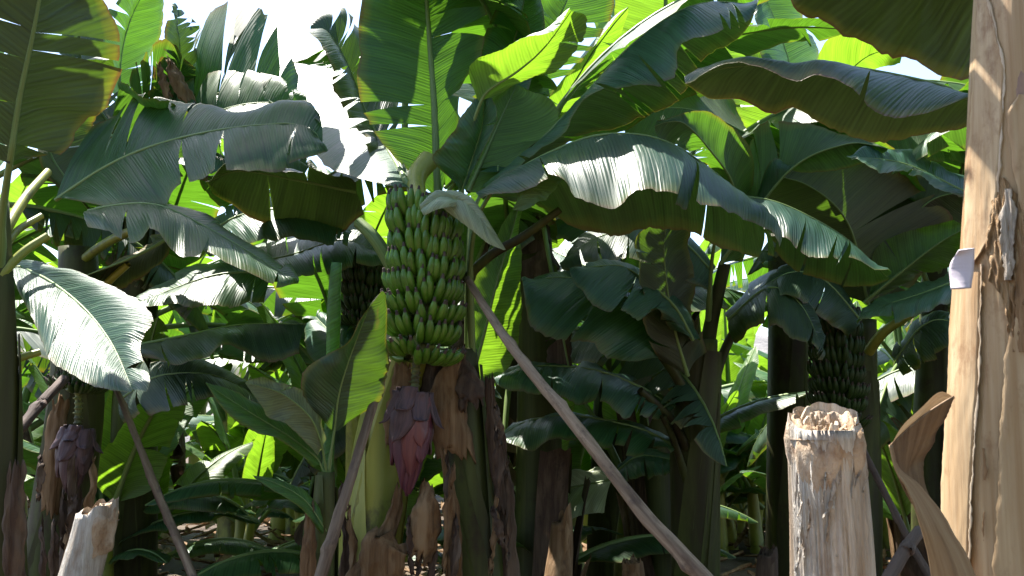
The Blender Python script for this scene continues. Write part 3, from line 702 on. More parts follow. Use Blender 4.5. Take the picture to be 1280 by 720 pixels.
h5 = leaf(second, [(604, 250), (640, 218), (667, 201), (735, 172), (793, 168), (840, 180), (890, 213), (925, 245), (962, 292)], (4.25, 4.05, 3.95), [(612, 258), (660, 240), (707, 232), (724, 255), (772, 269), (800, 252), (850, 262), (890, 275), (940, 284), (962, 318)],
     [(640, 255), (682, 264), (732, 288), (790, 292), (840, 284), (880, 302), (925, 320), (960, 325)], da=-.42, db=.32, up=True, mat='leaf_blue', tears=(2, 2), gap=.006, pet=[(590, 440, 4.5), (588, 340, 4.42), (595, 280, 4.32)], rip=.02, freq=9, bulge=(.06, .03), n=70)
leaf(second, [(640, 262), (662, 238), (702, 216)], (4.0, 3.9), [(645, 240), (670, 228), (700, 212)], [(650, 264), (676, 250), (706, 222)], da=-.03, db=-.06, up=False, mat='leaf_young', tears=(0, 0), rib=False)
h6 = leaf(second, [(600, 236), (650, 200), (720, 130), (780, 65), (830, 25), (880, 3), (946, 6)], (4.75, 4.65, 4.5), [(614, 240), (660, 202), (705, 170), (738, 130), (790, 104), (846, 106), (850, 60), (895, 50), (935, 30), (946, 9)],
     [(650, 220), (690, 184), (725, 170), (790, 152), (852, 128), (884, 82), (930, 50), (948, 10)], da=-.28, db=.36, up=True, mat='leaf_blue', tears=(4, 4), pet=[(585, 440, 4.55), (586, 330, 4.6), (590, 270, 4.7)], rip=.02, freq=8, n=60)
link('petiole', mesh('petiole', *tube([P(580, 350, 4.46), P(615, 318, 4.4), P(654, 296, 4.35), P(700, 262, 4.3)], [.022, .022, .02, .016], 9), org=second.location), M['stem_dark'], second)
link('petiole', mesh('petiole', *tube([P(494, 340, 4.5), P(470, 300, 4.5), P(448, 278, 4.55)], [.034, .030, .028], 9), org=second.location), M['rib'], second)

sword = stem('banana_sucker', [(592, 480, 5.05), (600, 600, 5.0), (604, 720, 5.0)], [.03, .05, .06], 'stem', 'sword sucker with one backlit upright leaf behind the dry stem', cat='banana sucker', seed=23, sheaths=2)
leaf(sword, [(590, 474), (606, 415), (622, 350), (640, 290), (650, 250)], (5.05, 5.2), [(582, 455), (583, 402), (592, 350), (614, 305), (646, 254)], [(612, 476), (641, 455), (655, 400), (653, 325), (654, 262)], da=.05, db=.15, up=False, mat='leaf_young', tears=(0, 0), bulge=(.02, .03), ribr=.010)

def rags(plant, x0, x1, y0, y1, d0, d1, n, seed):
    R = random.Random(seed)
    for i in range(n):
        x = R.uniform(x0, x1); y = R.uniform(y0, y1); L = R.uniform(50, 150); dd = R.uniform(d0, d1); sw = R.uniform(-14, 14)
        ribbon(plant, 'dead_leaf', [(x, y, dd), (x + sw * .3, y + L * .4, dd - .04), (x + sw, y + L, dd - .05)], [.012, R.uniform(.03, .07), .008], R.choice(['dry', 'dry_dark', 'dry_dark']), R.uniform(.3, .9), [0, R.uniform(-60, 60), R.uniform(-90, 90)], seed + i, thick=0, nt_=6, ns=18, crinkle=.02)
rags(second, 552, 575, 540, 640, 4.15, 4.3, 4, 400); rags(second, 612, 640, 500, 640, 4.2, 4.35, 5, 410)
rags(main, 424, 438, 590, 680, 4.2, 4.3, 2, 430); rags(main, 508, 545, 600, 680, 4.1, 4.2, 3, 435)

# ------------------------------------------------------------------ sucker in front, left of the bunch
suck = stem('banana_sucker', [(408, 590, 4.05), (406, 650, 4.02), (404, 720, 4.0)], [.035, .048, .056, .06], 'stem_dark', 'leafy young banana sucker with a rolled new leaf next to the grey prop', cat='banana sucker', seed=24, sheaths=3)
leaf(suck, [(418, 540), (424, 492), (440, 440), (464, 380), (479, 364)], (4.05, 3.95), [(402, 520), (378, 490), (384, 458), (430, 430), (450, 398), (477, 364)], [(432, 526), (470, 502), (483, 470), (483, 420), (481, 366)], da=-.03, db=.10, up=True, mat='leaf_dark', tears=(0, 0), rip=.012, ribr=.006, pet=[(410, 596, 4.05), (414, 565, 4.05)])
link('rolled_leaf', mesh('rolled_leaf', *tube([P(409, 600, 4.06), P(413, 520, 4.1), P(416, 440, 4.1), P(418, 370, 4.1), P(421, 328, 4.1)], [.024, .022, .026, .030, .022], 10, 24, cap=True), org=suck.location), M['leaf_young'], suck)
leaf(suck, [(402, 578), (365, 548), (312, 515), (257, 479)], (4.05, 3.9), [(392, 584), (360, 556), (318, 540), (282, 516), (257, 480)], [(388, 556), (345, 522), (292, 490), (258, 478)], da=-.05, db=.05, up=True, mat='leaf', tears=(0, 0), ribr=.005, pet=[(410, 600, 4.05)])
leaf(suck, [(404, 560), (388, 522), (352, 492), (307, 478)], (4.0, 3.85), [(398, 570), (362, 532), (338, 522), (324, 502), (308, 480)], [(410, 550), (404, 502), (372, 482), (330, 473)], da=-.04, db=.06, up=False, mat='leaf_olive', tears=(0, 1), ribr=.006, pet=[(410, 600, 4.05)])
leaf(suck, [(408, 664), (382, 626), (350, 606), (316, 594)], (3.98, 3.85), [(402, 668), (374, 634), (345, 616), (318, 598)], (4, -5, .05), da=-.03, up=True, mat='leaf', tears=(0, 0), ribr=.004)
ribbon(suck, 'dry_sheath', [(388, 630, 3.95), (386, 680, 3.92), (384, 760, 3.9)], [.03, .07, .08], 'dry', .5, 0, 14)

# ------------------------------------------------------------------ plant at the right of the prop
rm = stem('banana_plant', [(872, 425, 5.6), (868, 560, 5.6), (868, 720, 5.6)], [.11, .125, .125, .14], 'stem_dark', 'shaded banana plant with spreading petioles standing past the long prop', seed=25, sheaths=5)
for q, (pts, r_) in enumerate([([(868, 520, 5.55), (845, 470, 5.45), (812, 425, 5.35)], .035), ([(858, 560, 5.5), (835, 520, 5.4), (800, 488, 5.3)], .03), ([(880, 470, 5.6), (888, 410, 5.6), (906, 330, 5.55)], .05), ([(885, 500, 5.6), (905, 440, 5.7), (925, 400, 5.8)], .035), ([(858, 600, 5.5), (840, 545, 5.4), (828, 520, 5.35)], .025)]):
    link('petiole', mesh('petiole', *tube([P(*p) for p in pts], [r_, r_ * .8, r_ * .7], 9), org=rm.location), M['stem_dark'], rm)
leaf(rm, [(845, 455), (820, 402), (770, 365), (710, 347), (654, 352)], (5.3, 5.0), [(826, 446), (772, 453), (740, 432), (695, 425), (664, 402), (652, 356)], (4, -6, .4), da=-.4, up=True, mat='leaf_blue', tears=(1, 1), rip=.035, freq=5)
leaf(rm, [(866, 425), (842, 382), (802, 348), (772, 332), (712, 337)], (5.1, 4.8), [(838, 412), (812, 388), (792, 404), (750, 386), (726, 362), (712, 339)], (4, 14, .35), da=-.3, up=True, mat='leaf_blue', tears=(2, 1), rip=.03, freq=5)
leaf(rm, [(842, 510), (800, 484), (740, 462), (660, 458), (616, 472)], (5.5, 5.2), [(832, 520), (790, 516), (730, 500), (670, 492), (622, 482)], (6, 8, .4), da=-.4, up=True, mat='leaf_blue', tears=(3, 1), rip=.03)
leaf(rm, [(846, 560), (800, 536), (720, 520), (660, 526), (622, 548)], (5.5, 5.3), [(832, 572), (780, 566), (720, 556), (670, 562), (628, 562)], (4, 10, .35), da=-.35, up=True, mat='leaf', tears=(2, 1), rip=.03)
leaf(rm, [(905, 320), (918, 240), (886, 186), (850, 152), (818, 158)], (5.4, 5.0, 4.8), [(890, 260), (900, 235), (872, 195), (850, 185), (826, 172)], [(925, 290), (940, 215), (925, 168), (880, 140), (822, 150)], da=-.05, db=.1, up=False, mat='leaf', tears=(3, 1))
leaf(rm, [(900, 330), (985, 215), (1060, 180), (1110, 186)], (5.3, 5.0), [(930, 330), (965, 205), (1000, 218), (1060, 212), (1108, 190)], [(900, 250), (945, 165), (1000, 148), (1062, 164), (1110, 184)], da=.05, db=.1, up=False, mat='leaf', tears=(1, 2))
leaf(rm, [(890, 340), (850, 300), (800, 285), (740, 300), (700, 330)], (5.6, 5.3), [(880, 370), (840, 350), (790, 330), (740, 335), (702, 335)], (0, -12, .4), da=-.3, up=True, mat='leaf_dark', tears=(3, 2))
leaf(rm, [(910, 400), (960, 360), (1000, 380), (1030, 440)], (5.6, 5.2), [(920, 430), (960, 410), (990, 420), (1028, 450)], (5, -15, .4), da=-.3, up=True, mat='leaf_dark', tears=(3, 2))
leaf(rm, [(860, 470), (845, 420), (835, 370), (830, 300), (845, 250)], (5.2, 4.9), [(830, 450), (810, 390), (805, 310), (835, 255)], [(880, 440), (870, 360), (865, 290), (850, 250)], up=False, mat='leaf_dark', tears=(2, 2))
leaf(rm, [(905, 245), (960, 250), (1010, 270), (1060, 300), (1109, 346)], (4.9, 4.6), [(920, 252), (960, 290), (985, 300), (1010, 323), (1050, 328), (1086, 346), (1109, 348)], [(930, 262), (960, 305), (1000, 338), (1040, 352), (1085, 358), (1110, 350)], da=-.3, db=.3, up=True, mat='leaf_blue', tears=(3, 2), pet=[(885, 400, 5.5), (892, 310, 5.2)])

# ------------------------------------------------------------------ plant with the shaded bunch
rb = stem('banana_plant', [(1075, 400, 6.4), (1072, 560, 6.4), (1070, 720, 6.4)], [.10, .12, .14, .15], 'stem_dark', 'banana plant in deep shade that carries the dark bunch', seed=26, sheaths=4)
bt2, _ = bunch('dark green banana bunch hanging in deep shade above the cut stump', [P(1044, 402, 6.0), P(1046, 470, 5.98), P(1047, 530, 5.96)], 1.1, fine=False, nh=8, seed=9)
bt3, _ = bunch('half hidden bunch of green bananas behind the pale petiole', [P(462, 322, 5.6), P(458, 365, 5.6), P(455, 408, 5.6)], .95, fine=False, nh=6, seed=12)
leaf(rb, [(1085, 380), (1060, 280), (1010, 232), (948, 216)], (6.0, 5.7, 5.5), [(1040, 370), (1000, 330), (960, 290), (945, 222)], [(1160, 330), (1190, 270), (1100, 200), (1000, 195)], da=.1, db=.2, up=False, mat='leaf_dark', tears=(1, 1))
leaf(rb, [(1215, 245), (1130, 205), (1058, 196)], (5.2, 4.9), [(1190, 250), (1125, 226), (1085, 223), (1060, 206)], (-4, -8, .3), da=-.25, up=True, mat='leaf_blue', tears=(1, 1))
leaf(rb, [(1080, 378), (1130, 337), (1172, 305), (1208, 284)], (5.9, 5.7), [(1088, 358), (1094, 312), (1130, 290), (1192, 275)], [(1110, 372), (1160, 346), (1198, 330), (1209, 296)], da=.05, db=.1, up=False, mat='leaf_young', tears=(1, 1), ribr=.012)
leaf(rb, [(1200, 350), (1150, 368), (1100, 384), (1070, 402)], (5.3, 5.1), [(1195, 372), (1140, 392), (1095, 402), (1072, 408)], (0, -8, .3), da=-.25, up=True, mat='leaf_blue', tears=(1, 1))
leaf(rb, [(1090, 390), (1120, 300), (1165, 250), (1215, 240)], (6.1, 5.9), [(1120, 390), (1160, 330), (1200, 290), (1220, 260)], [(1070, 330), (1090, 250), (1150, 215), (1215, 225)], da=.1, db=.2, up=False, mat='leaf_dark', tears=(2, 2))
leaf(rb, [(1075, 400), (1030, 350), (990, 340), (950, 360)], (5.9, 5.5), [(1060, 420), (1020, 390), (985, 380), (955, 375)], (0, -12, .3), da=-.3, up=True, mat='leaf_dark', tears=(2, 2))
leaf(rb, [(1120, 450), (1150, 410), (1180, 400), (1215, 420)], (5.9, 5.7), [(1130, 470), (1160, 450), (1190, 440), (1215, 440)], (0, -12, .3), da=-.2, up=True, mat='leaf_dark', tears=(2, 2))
link('petiole', mesh('petiole', *tube([P(1085, 440, 6.1), P(1105, 415, 6.0), P(1140, 392, 5.9)], [.035, .03, .026], 9), org=rb.location), M['stem'], rb)

# ------------------------------------------------------------------ peeled trunk close by at the edge
tr = stem('banana_plant', [(1318, -260, 1.95), (1303, 0, 1.92), (1292, 250, 1.9), (1277, 500, 1.88), (1272, 720, 1.86)], [.120, .122, .126, .136, .140, .16], 'trunk', 'thick peeled tan banana trunk standing close at the edge', seed=27, sheaths=0, ridge=.035, k=160, hair=.012, n=70)
h1 = leaf(tr, [(1240, -20), (1150, -30), (1060, -50), (955, -70)], (2.35, 2.5), [(1232, 100), (1160, 98), (1090, 68), (1032, 50), (985, 0), (955, -66)], [(1200, -150), (1060, -180), (960, -75)], da=.45, db=-.4, up=False, mat='leaf_dark', tears=(0, 2), rip=.02, pet=[(1300, -60, 2.0)])
h2 = leaf(tr, [(1225, 128), (1180, 108), (1090, 88), (1020, 80), (920, 83), (856, 97)], (3.1, 3.2, 3.35), [(1208, 125), (1120, 152), (1060, 112), (1020, 98), (995, 108), (960, 92), (925, 87), (857, 106)], [(1218, 158), (1150, 177), (1110, 180), (1060, 172), (1010, 147), (990, 137), (960, 149), (925, 127), (885, 125), (858, 110)],
     da=-.28, db=.28, up=True, mat='leaf_dark', tears=(1, 0), rip=.012, n=60, pet=[(1330, -60, 2.05), (1290, 60, 2.6)])
cs = leaf(tr, [(1113, 557), (1121, 588), (1136, 620), (1150, 640), (1166, 652)], (1.73, 1.75), [(1194, 496), (1180, 538), (1162, 574), (1159, 602), (1172, 642)], None, da=.05, mat='curl_in', tears=(0, 0), rib=False, name='curled_sheath', rip=.006, bulge=([-.01, -.03, -.02], 0), jag=.012)
md = cs.modifiers.new('thickness', 'SOLIDIFY'); md.thickness = .003
cs = leaf(tr, [(1113, 557), (1128, 532), (1150, 511), (1174, 490), (1194, 497)], (1.73, 1.75, 1.79), [(1113, 559), (1135, 545), (1158, 525), (1180, 505), (1193, 499)], None, da=.02, mat='curl', tears=(0, 0), rib=False, name='curled_rim', rip=.003, bulge=(.004, 0), jag=.02)
cs = leaf(tr, [(1112, 556), (1120, 588), (1134, 612), (1149, 652), (1161, 700), (1168, 770)], (1.725, 1.72, 1.74), [(1117, 556), (1125, 586), (1150, 606), (1178, 645), (1212, 706), (1236, 780)], None, da=.03, mat='curl', tears=(0, 0), rib=False, name='curled_sheath', rip=.004, bulge=([0, 0, .01, .022, .025], 0), jag=.006)
md = cs.modifiers.new('thickness', 'SOLIDIFY'); md.thickness = .002
cs = leaf(tr, [(1218, 310), (1217, 335), (1214, 360)], (1.815, 1.812), [(1198, 314), (1187, 332), (1188, 360)], None, da=.03, mat='flap', tears=(0, 0), rib=False, name='pale_flap', rip=.002, bulge=(.008, 0), jag=.004)
md = cs.modifiers.new('thickness', 'SOLIDIFY'); md.thickness = .003
TX = [(-260, 1318, 1.95, .120), (0, 1303, 1.92, .122), (250, 1292, 1.9, .127), (500, 1277, 1.88, .136), (720, 1272, 1.86, .140), (900, 1268, 1.84, .15)]
def on_trunk(x, y, off):
    for a, b in zip(TX, TX[1:]):
        if a[0] <= y <= b[0]:
            f = (y - a[0]) / (b[0] - a[0]); xc, d, r = (a[q] + (b[q] - a[q]) * f for q in (1, 2, 3)); break
    c = P(xc, y, d); q = P(x, y, 1) - CAM; o = CAM - c; rr = r + off      # where the sight line meets the round trunk
    A_ = q.x * q.x + q.y * q.y; B_ = q.x * o.x + q.y * o.y; D_ = B_ * B_ - A_ * (o.x * o.x + o.y * o.y - rr * rr)
    t = (-B_ - math.sqrt(max(0, D_))) / A_; p = CAM + q * t; h = Vector((p.x - c.x, p.y - c.y, 0))
    return Vector((c.x, c.y, p.z)) + h.normalized() * rr
def bark(name, rows_, mat, off, rough, seed, ny=60, nx=26, rag=0.0, lift=0.0):
    """a layer of sheath lying on the trunk: rows of (y, x from, x to)"""
    V = []; Fc = []
    for i in range(ny):
        y = rows_[0][0] + (rows_[-1][0] - rows_[0][0]) * i / (ny - 1)
        for a, b in zip(rows_, rows_[1:]):
            if a[0] <= y <= b[0] + 1e-6: f = (y - a[0]) / (b[0] - a[0]); x0 = a[1] + (b[1] - a[1]) * f; x1 = a[2] + (b[2] - a[2]) * f; break
        x0 += rag * nz(y * .05, 1, seed) * 2 + rag * nz(y * .2, 3, seed); x1 += rag * nz(y * .05, 9, seed) * 2 + rag * nz(y * .2, 5, seed)
        for j in range(nx):
            x = x0 + (x1 - x0) * j / (nx - 1); ed = abs(j / (nx - 1) * 2 - 1)
            o = off * (1 - (ed > .999) * .9) + rough * (nz(x * .13 + y * .02, y * .02, seed) + .7 * nz(x * .33 - y * .03, y * .05, seed + 3)) + lift * ed ** 4
            V.append(on_trunk(x, y, max(.0012, o)))
    for i in range(ny - 1):
        for j in range(nx - 1): a = i * nx + j; Fc.append((a, a + nx, a + nx + 1, a + 1))
    return link(name, mesh(name, V, Fc, org=tr.location), M[mat], tr)
bark('trunk_sheath', [(-120, 1222, 1226), (0, 1221, 1236), (80, 1216, 1256), (145, 1212, 1254), (240, 1206, 1247), (300, 1204, 1236), (330, 1203, 1216)], 'trunk', .006, .0012, 5, 90, 18, 1.0, .003)
bark('sheath_edge', [(-120, 1223, 1227), (0, 1232, 1237), (80, 1252, 1257), (145, 1250, 1255), (240, 1243, 1249)], 'trunk_pale', .0072, .0006, 15, 120, 6, 1.6)
bark('trunk_sheath', [(340, 1188, 1226), (480, 1184, 1222), (600, 1176, 1214), (790, 1176, 1206)], 'trunk', .004, .0008, 25, 90, 18, .5, .001)
bark('sheath_edge', [(330, 1225, 1228), (480, 1221, 1224), (600, 1213, 1216), (790, 1205, 1208)], 'trunk_pale', .0052, .0006, 26, 120, 6, 1.6)
bark('trunk_sheath', [(330, 1296, 1330), (375, 1274, 1330), (440, 1256, 1330), (600, 1247, 1330), (790, 1238, 1330)], 'trunk', .004, .0012, 27, 90, 18, 1.5, .003)
bark('sap_stain', [(560, 1228, 1232), (585, 1227, 1234), (600, 1229, 1232)], 'curl_dark', .0025, .0008, 17, 30, 6, 1.2)
bark('sap_stain', [(640, 1230, 1231), (660, 1227, 1230), (676, 1228, 1230)], 'curl_dark', .0025, .0008, 18, 30, 6, 1.2)
bark('inner_sheath', [(-120, 1234, 1330), (0, 1240, 1330), (80, 1262, 1330), (128, 1268, 1330)], 'trunk_purple', .003, .001, 6, 50, 18, .5)
bark('trunk_sheath', [(118, 1272, 1290), (140, 1258, 1330), (180, 1262, 1330), (300, 1282, 1330)], 'trunk', .007, .001, 7, 50, 18, 1.0, .004)
bark('torn_fibre', [(222, 1250, 1258), (250, 1242, 1278), (290, 1232, 1300), (330, 1236, 1300), (360, 1244, 1290), (392, 1258, 1276), (440, 1266, 1270)], 'trunk_inner', .007, .009, 8, 110, 60, 3.0)
bark('torn_fibre', [(236, 1256, 1264), (260, 1252, 1272), (300, 1248, 1268), (350, 1256, 1266)], 'stump', .015, .005, 9, 60, 20, 2.5)
bark('torn_fibre', [(300, 1272, 1280), (360, 1268, 1284), (440, 1274, 1282)], 'curl_dark', .009, .003, 10, 60, 14, 2.0)

sb = stem('banana_sucker', [(440, 480, 5.2), (442, 600, 5.2), (444, 720, 5.2)], [.03, .05, .06], 'stem', 'slim sucker with one glaring sunlit leaf behind the rolled new leaf', cat='banana sucker', seed=36, sheaths=2)
leaf(sb, [(446, 470), (425, 430), (395, 396)], 5.1, [(420, 468), (385, 440), (380, 402)], [(450, 440), (440, 405), (400, 388)], plane=(-.26, -.58, .78), up=True, mat='leaf_blue', tears=(1, 2), rip=.01)
# ------------------------------------------------------------------ plants on the other side
lf = stem('banana_plant', [(98, 310, 4.95), (100, 420, 4.9), (84, 600, 4.8), (64, 720, 4.75)], [.09, .11, .12, .13, .15], 'stem_dark', 'banana plant with drooping leaves and a small dark purple flower', seed=28, sheaths=5)
bt4 = thing('banana_bunch', P(98, 400, 4.6), 'small hidden bunch ending in a dark flower under the sunlit leaf', 'banana bunch')
bpy.data.objects.remove(bt4)
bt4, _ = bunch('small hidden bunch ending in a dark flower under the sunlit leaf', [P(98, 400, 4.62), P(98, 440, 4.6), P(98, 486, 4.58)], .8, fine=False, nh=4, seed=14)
rachis(bt4, [P(98, 484, 4.58), P(98, 515, 4.56), P(96, 545, 4.55)], .018)
flower(bt4, P(97, 540, 4.55), P(88, 622, 4.52), .058, 5, .8, True)
ribbon(lf, 'dry_sheath', [(75, 500, 4.65), (70, 560, 4.62), (62, 640, 4.6)], [.08, .12, .08], 'dry', .5, 0, 31)
ribbon(lf, 'dry_sheath', [(95, 610, 4.6), (90, 680, 4.55), (88, 760, 4.5)], [.06, .12, .10], 'dry_dark', .5, 0, 33)
h4 = leaf(lf, [(70, 250), (130, 210), (190, 183), (260, 165), (330, 156), (385, 158), (404, 187)], (4.75, 4.5, 4.35), [(96, 254), (150, 262), (206, 263), (222, 230), (262, 229), (290, 215), (360, 211), (402, 194)], [(120, 160), (180, 122), (240, 128), (310, 134), (380, 129), (392, 150)],
     da=-.35, db=.35, up=True, mat='leaf', tears=(2, 2), rip=.02, freq=5)
h9 = leaf(lf, [(110, 264), (150, 256), (200, 257), (260, 285), (320, 320), (371, 354)], (4.25, 4.0), [(110, 284), (135, 291), (160, 306), (178, 302), (188, 289), (205, 300), (225, 321), (260, 329), (300, 346), (340, 363), (371, 357)], [(150, 262), (210, 264), (270, 280), (320, 308), (350, 335), (371, 353)],
     da=-.35, db=.35, up=True, mat='leaf', tears=(2, 2), rip=.014, freq=5, ribr=.007)
leaf(lf, [(170, 432), (230, 420), (300, 406), (383, 405)], (5.3, 5.1), [(186, 452), (225, 461), (260, 449), (300, 441), (340, 457), (380, 446)], (0, 22, .35), da=-.3, up=True, mat='leaf_dark', tears=(1, 1), rip=.03)
leaf(lf, [(225, 290), (170, 320), (93, 350)], (4.7, 4.5), [(228, 302), (190, 340), (140, 363), (96, 356)], (-4, -14, .3), da=.2, up=False, mat='leaf_dark', tears=(1, 1))
leaf(lf, [(340, 340), (270, 344), (200, 368), (160, 386)], (5.2, 5.0), [(330, 380), (270, 392), (220, 390), (166, 390)], (0, -10, .35), da=-.25, up=True, mat='leaf', tears=(1, 1))
h8 = leaf(lf, [(445, 240), (370, 225), (300, 214), (258, 228)], (5.0, 4.8), [(455, 268), (420, 292), (380, 297), (320, 272), (265, 240)], (-4, -8, -.25), da=.3, up=False, mat='leaf_dark', tears=(1, 1))
leaf(lf, [(110, 260), (235, 176), (200, 148), (150, 106)][1:], (5.1, 4.9), [(238, 136), (200, 116), (150, 98)], [(232, 196), (182, 184), (140, 150)], up=True, mat='leaf_blue', tears=(1, 2))
leaf(lf, [(100, 250), (60, 180), (90, 110), (140, 70)], (5.0, 5.2), [(70, 220), (50, 140), (85, 80), (138, 66)], [(130, 220), (120, 160), (150, 100)], up=False, mat='leaf_dark', tears=(2, 2))
leaf(lf, [(300, 330), (360, 320), (430, 300), (480, 320)], (5.6, 5.3), [(310, 350), (370, 350), (430, 335), (478, 335)], (0, -25, .4), da=-.3, up=True, mat='leaf_blue', tears=(2, 3))
leaf(lf, [(250, 300), (300, 270), (370, 262), (440, 290)], (5.4, 5.2), [(260, 320), (310, 305), (370, 300), (435, 310)], (0, -14, .35), da=-.3, up=True, mat='leaf_blue', tears=(2, 2))
leaf(lf, [(150, 500), (200, 470), (270, 470), (330, 500)], (5.5, 5.2), [(160, 530), (210, 510), (270, 505), (330, 520)], (0, -14, .35), da=-.3, up=True, mat='leaf_dark', tears=(3, 3))
for pts, r_ in [([(96, 330, 4.9), (140, 300, 4.85), (210, 270, 4.7)], .025), ([(96, 420, 4.85), (130, 360, 4.7), (160, 330, 4.65)], .022)]:
    link('petiole', mesh('petiole', *tube([P(*p) for p in pts], [r_, r_ * .8], 8), org=lf.location), M['stem'], lf)

rags(lf, 20, 130, 520, 690, 4.4, 4.6, 12, 460)
le = stem('banana_plant', [(-6, 250, 3.1), (0, 430, 3.05), (2, 600, 3.0), (6, 720, 3.0)], [.04, .05, .055, .06, .07], 'stem_dark', 'dark banana stem at the very edge with the glaring sunlit leaf', seed=29, sheaths=3)
h3 = leaf(le, [(12, 205), (25, 120), (42, 40), (55, -40), (60, -130)], (2.7, 2.55), [(40, 200), (78, 192), (106, 150), (132, 135), (154, 82), (150, 35), (125, -20), (100, -90), (62, -130)], [(-20, 195), (-70, 100), (-80, 0), (-30, -100), (55, -130)], da=.2, db=-.1, up=False, mat='leaf_dark', tears=(4, 3), rip=.015, gap=.008, pet=[(-2, 330, 3.0), (4, 260, 2.85)], ribr=.012)  # dark leaf colour stands in for shade from overhead
leaf(le, [(16, 330), (60, 350), (105, 385), (140, 430), (166, 488)], 3.3, [(24, 366), (44, 405), (62, 450), (90, 472), (130, 489), (164, 491)], [(60, 332), (110, 351), (174, 380), (197, 413), (178, 436), (188, 475), (184, 491)], plane=(-.22, -.60, .77), up=True, mat='leaf_blue', tears=(1, 2), rip=.010, ribr=.006, bulge=(.02, .02), pet=[(0, 350, 3.1)])
for pts, r_ in [([(0, 345, 3.05), (30, 315, 3.1), (60, 295, 3.15)], .016), ([(2, 470, 3.05), (20, 450, 3.1), (50, 440, 3.15)], .014), ([(0, 300, 3.1), (30, 250, 3.3), (60, 215, 3.5)], .018), ([(0, 320, 3.1), (20, 290, 3.2), (52, 270, 3.3)], .014)]:
    link('petiole', mesh('petiole', *tube([P(*p) for p in pts], [r_, r_ * .8], 8), org=le.location), M['stem'], le)
ribbon(le, 'dry_sheath', [(22, 580, 2.92), (18, 640, 2.9), (20, 760, 2.9)], [.05, .07, .06], 'dry_dark', .5, 0, 34)

# tattered plant against the sky
tp = stem('banana_plant', [(180, 190, 6.6), (170, 420, 6.5), (165, 720, 6.5)], [.10, .12, .14, .15], 'stem_dark', 'tall banana plant whose shredded leaf tips stand against the sky', seed=30, sheaths=3)
leaf(tp, [(165, 185), (185, 130), (215, 100), (245, 95)], (6.4, 6.2), [(155, 120), (170, 80), (205, 45), (245, 85)], [(200, 180), (215, 140), (245, 120)], up=True, mat='leaf_blue', tears=(4, 2), gap=.02)
leaf(tp, [(195, 170), (240, 130), (300, 112), (345, 120), (375, 160)], (6.4, 6.2, 6.1), [(215, 100), (262, 20), (305, 5), (345, 35), (378, 150)], [(225, 180), (270, 165), (330, 150), (374, 165)], da=.35, db=-.35, up=True, mat='leaf_blue', tears=(9, 3), gap=.055, lift=.10, n=60)
leaf(tp, [(190, 190), (250, 150), (310, 130), (385, 130)], (6.0, 5.8), [(200, 130), (260, 90), (330, 95), (384, 120)], [(210, 200), (270, 180), (330, 165), (384, 140)], da=.2, db=-.3, up=True, mat='leaf', tears=(5, 3), gap=.03)
leaf(tp, [(160, 180), (150, 90), (165, 20), (200, -40)], (6.6, 6.8), [(135, 160), (120, 80), (140, 0), (195, -40)], [(180, 160), (185, 90), (200, 20), (205, -40)], up=True, mat='leaf', tears=(4, 4), gap=.02)
leaf(tp, [(190, 190), (215, 120), (225, 60), (215, 5)], (6.3, 6.1), [(175, 150), (190, 90), (205, 30), (212, 6)], [(215, 170), (245, 110), (248, 50), (218, 4)], up=True, mat='leaf_dark', tears=(5, 6), gap=.03)
leaf(tp, [(170, 190), (120, 130), (100, 60), (110, -10)], (6.2, 6.0), [(150, 180), (90, 130), (75, 60), (106, -10)], [(180, 160), (150, 110), (130, 50), (114, -10)], up=False, mat='leaf_dark', tears=(4, 4), gap=.02)
leaf(tp, [(195, 180), (260, 160), (330, 175), (395, 215)], (5.9, 5.6), [(200, 205), (260, 200), (330, 205), (393, 222)], [(200, 150), (265, 125), (340, 140), (397, 208)], da=-.25, db=.25, up=True, mat='leaf_dark', tears=(4, 4), gap=.025)
ribbon(tp, 'dead_leaf', [(210, 72, 5.9), (222, 98, 5.85), (236, 124, 5.85)], [.03, .10, .10], 'dry', .5, 20, 35)
ribbon(tp, 'dead_leaf', [(198, 80, 5.9), (206, 110, 5.85), (212, 124, 5.85)], [.02, .06, .05], 'dry', .5, -20, 36)

# plant behind the middle right, seen over the long leaf
br = stem('banana_plant', [(980, 200, 7.0), (985, 450, 7.0), (985, 720, 7.0)], [.11, .12, .14, .15], 'stem_dark', 'banana plant with bright backlit leaves above the long wavy leaf', seed=33, sheaths=3)
leaf(br, [(985, 190), (960, 110), (925, 60), (900, 20)], (6.8, 6.4), [(950, 180), (905, 110), (880, 60), (895, 20)], [(1010, 160), (985, 90), (950, 40), (905, 15)], up=False, mat='leaf_young', tears=(3, 2))
leaf(br, [(1000, 190), (1045, 110), (1085, 70), (1130, 60)], (6.6, 6.2), [(1015, 150), (1030, 60), (1075, 40), (1128, 55)], [(1030, 180), (1080, 100), (1125, 80)], up=False, mat='leaf_young', tears=(1, 1))
leaf(br, [(990, 190), (990, 100), (970, 30), (940, -40)], (6.9, 6.9), [(970, 150), (950, 70), (940, 0)], [(1015, 150), (1020, 70), (990, -10)], up=True, mat='leaf_blue', tears=(2, 2))
leaf(br, [(985, 200), (900, 150), (840, 135), (760, 150)], (6.6, 6.2), [(960, 220), (890, 190), (830, 175), (765, 165)], [(950, 150), (890, 110), (830, 100), (760, 135)], up=False, mat='leaf', tears=(3, 2))
leaf(br, [(1000, 200), (1100, 140), (1170, 150), (1230, 190)], (6.6, 6.3), [(1020, 230), (1100, 200), (1170, 200), (1228, 210)], [(1040, 150), (1110, 105), (1180, 115), (1232, 170)], up=False, mat='leaf', tears=(3, 2))

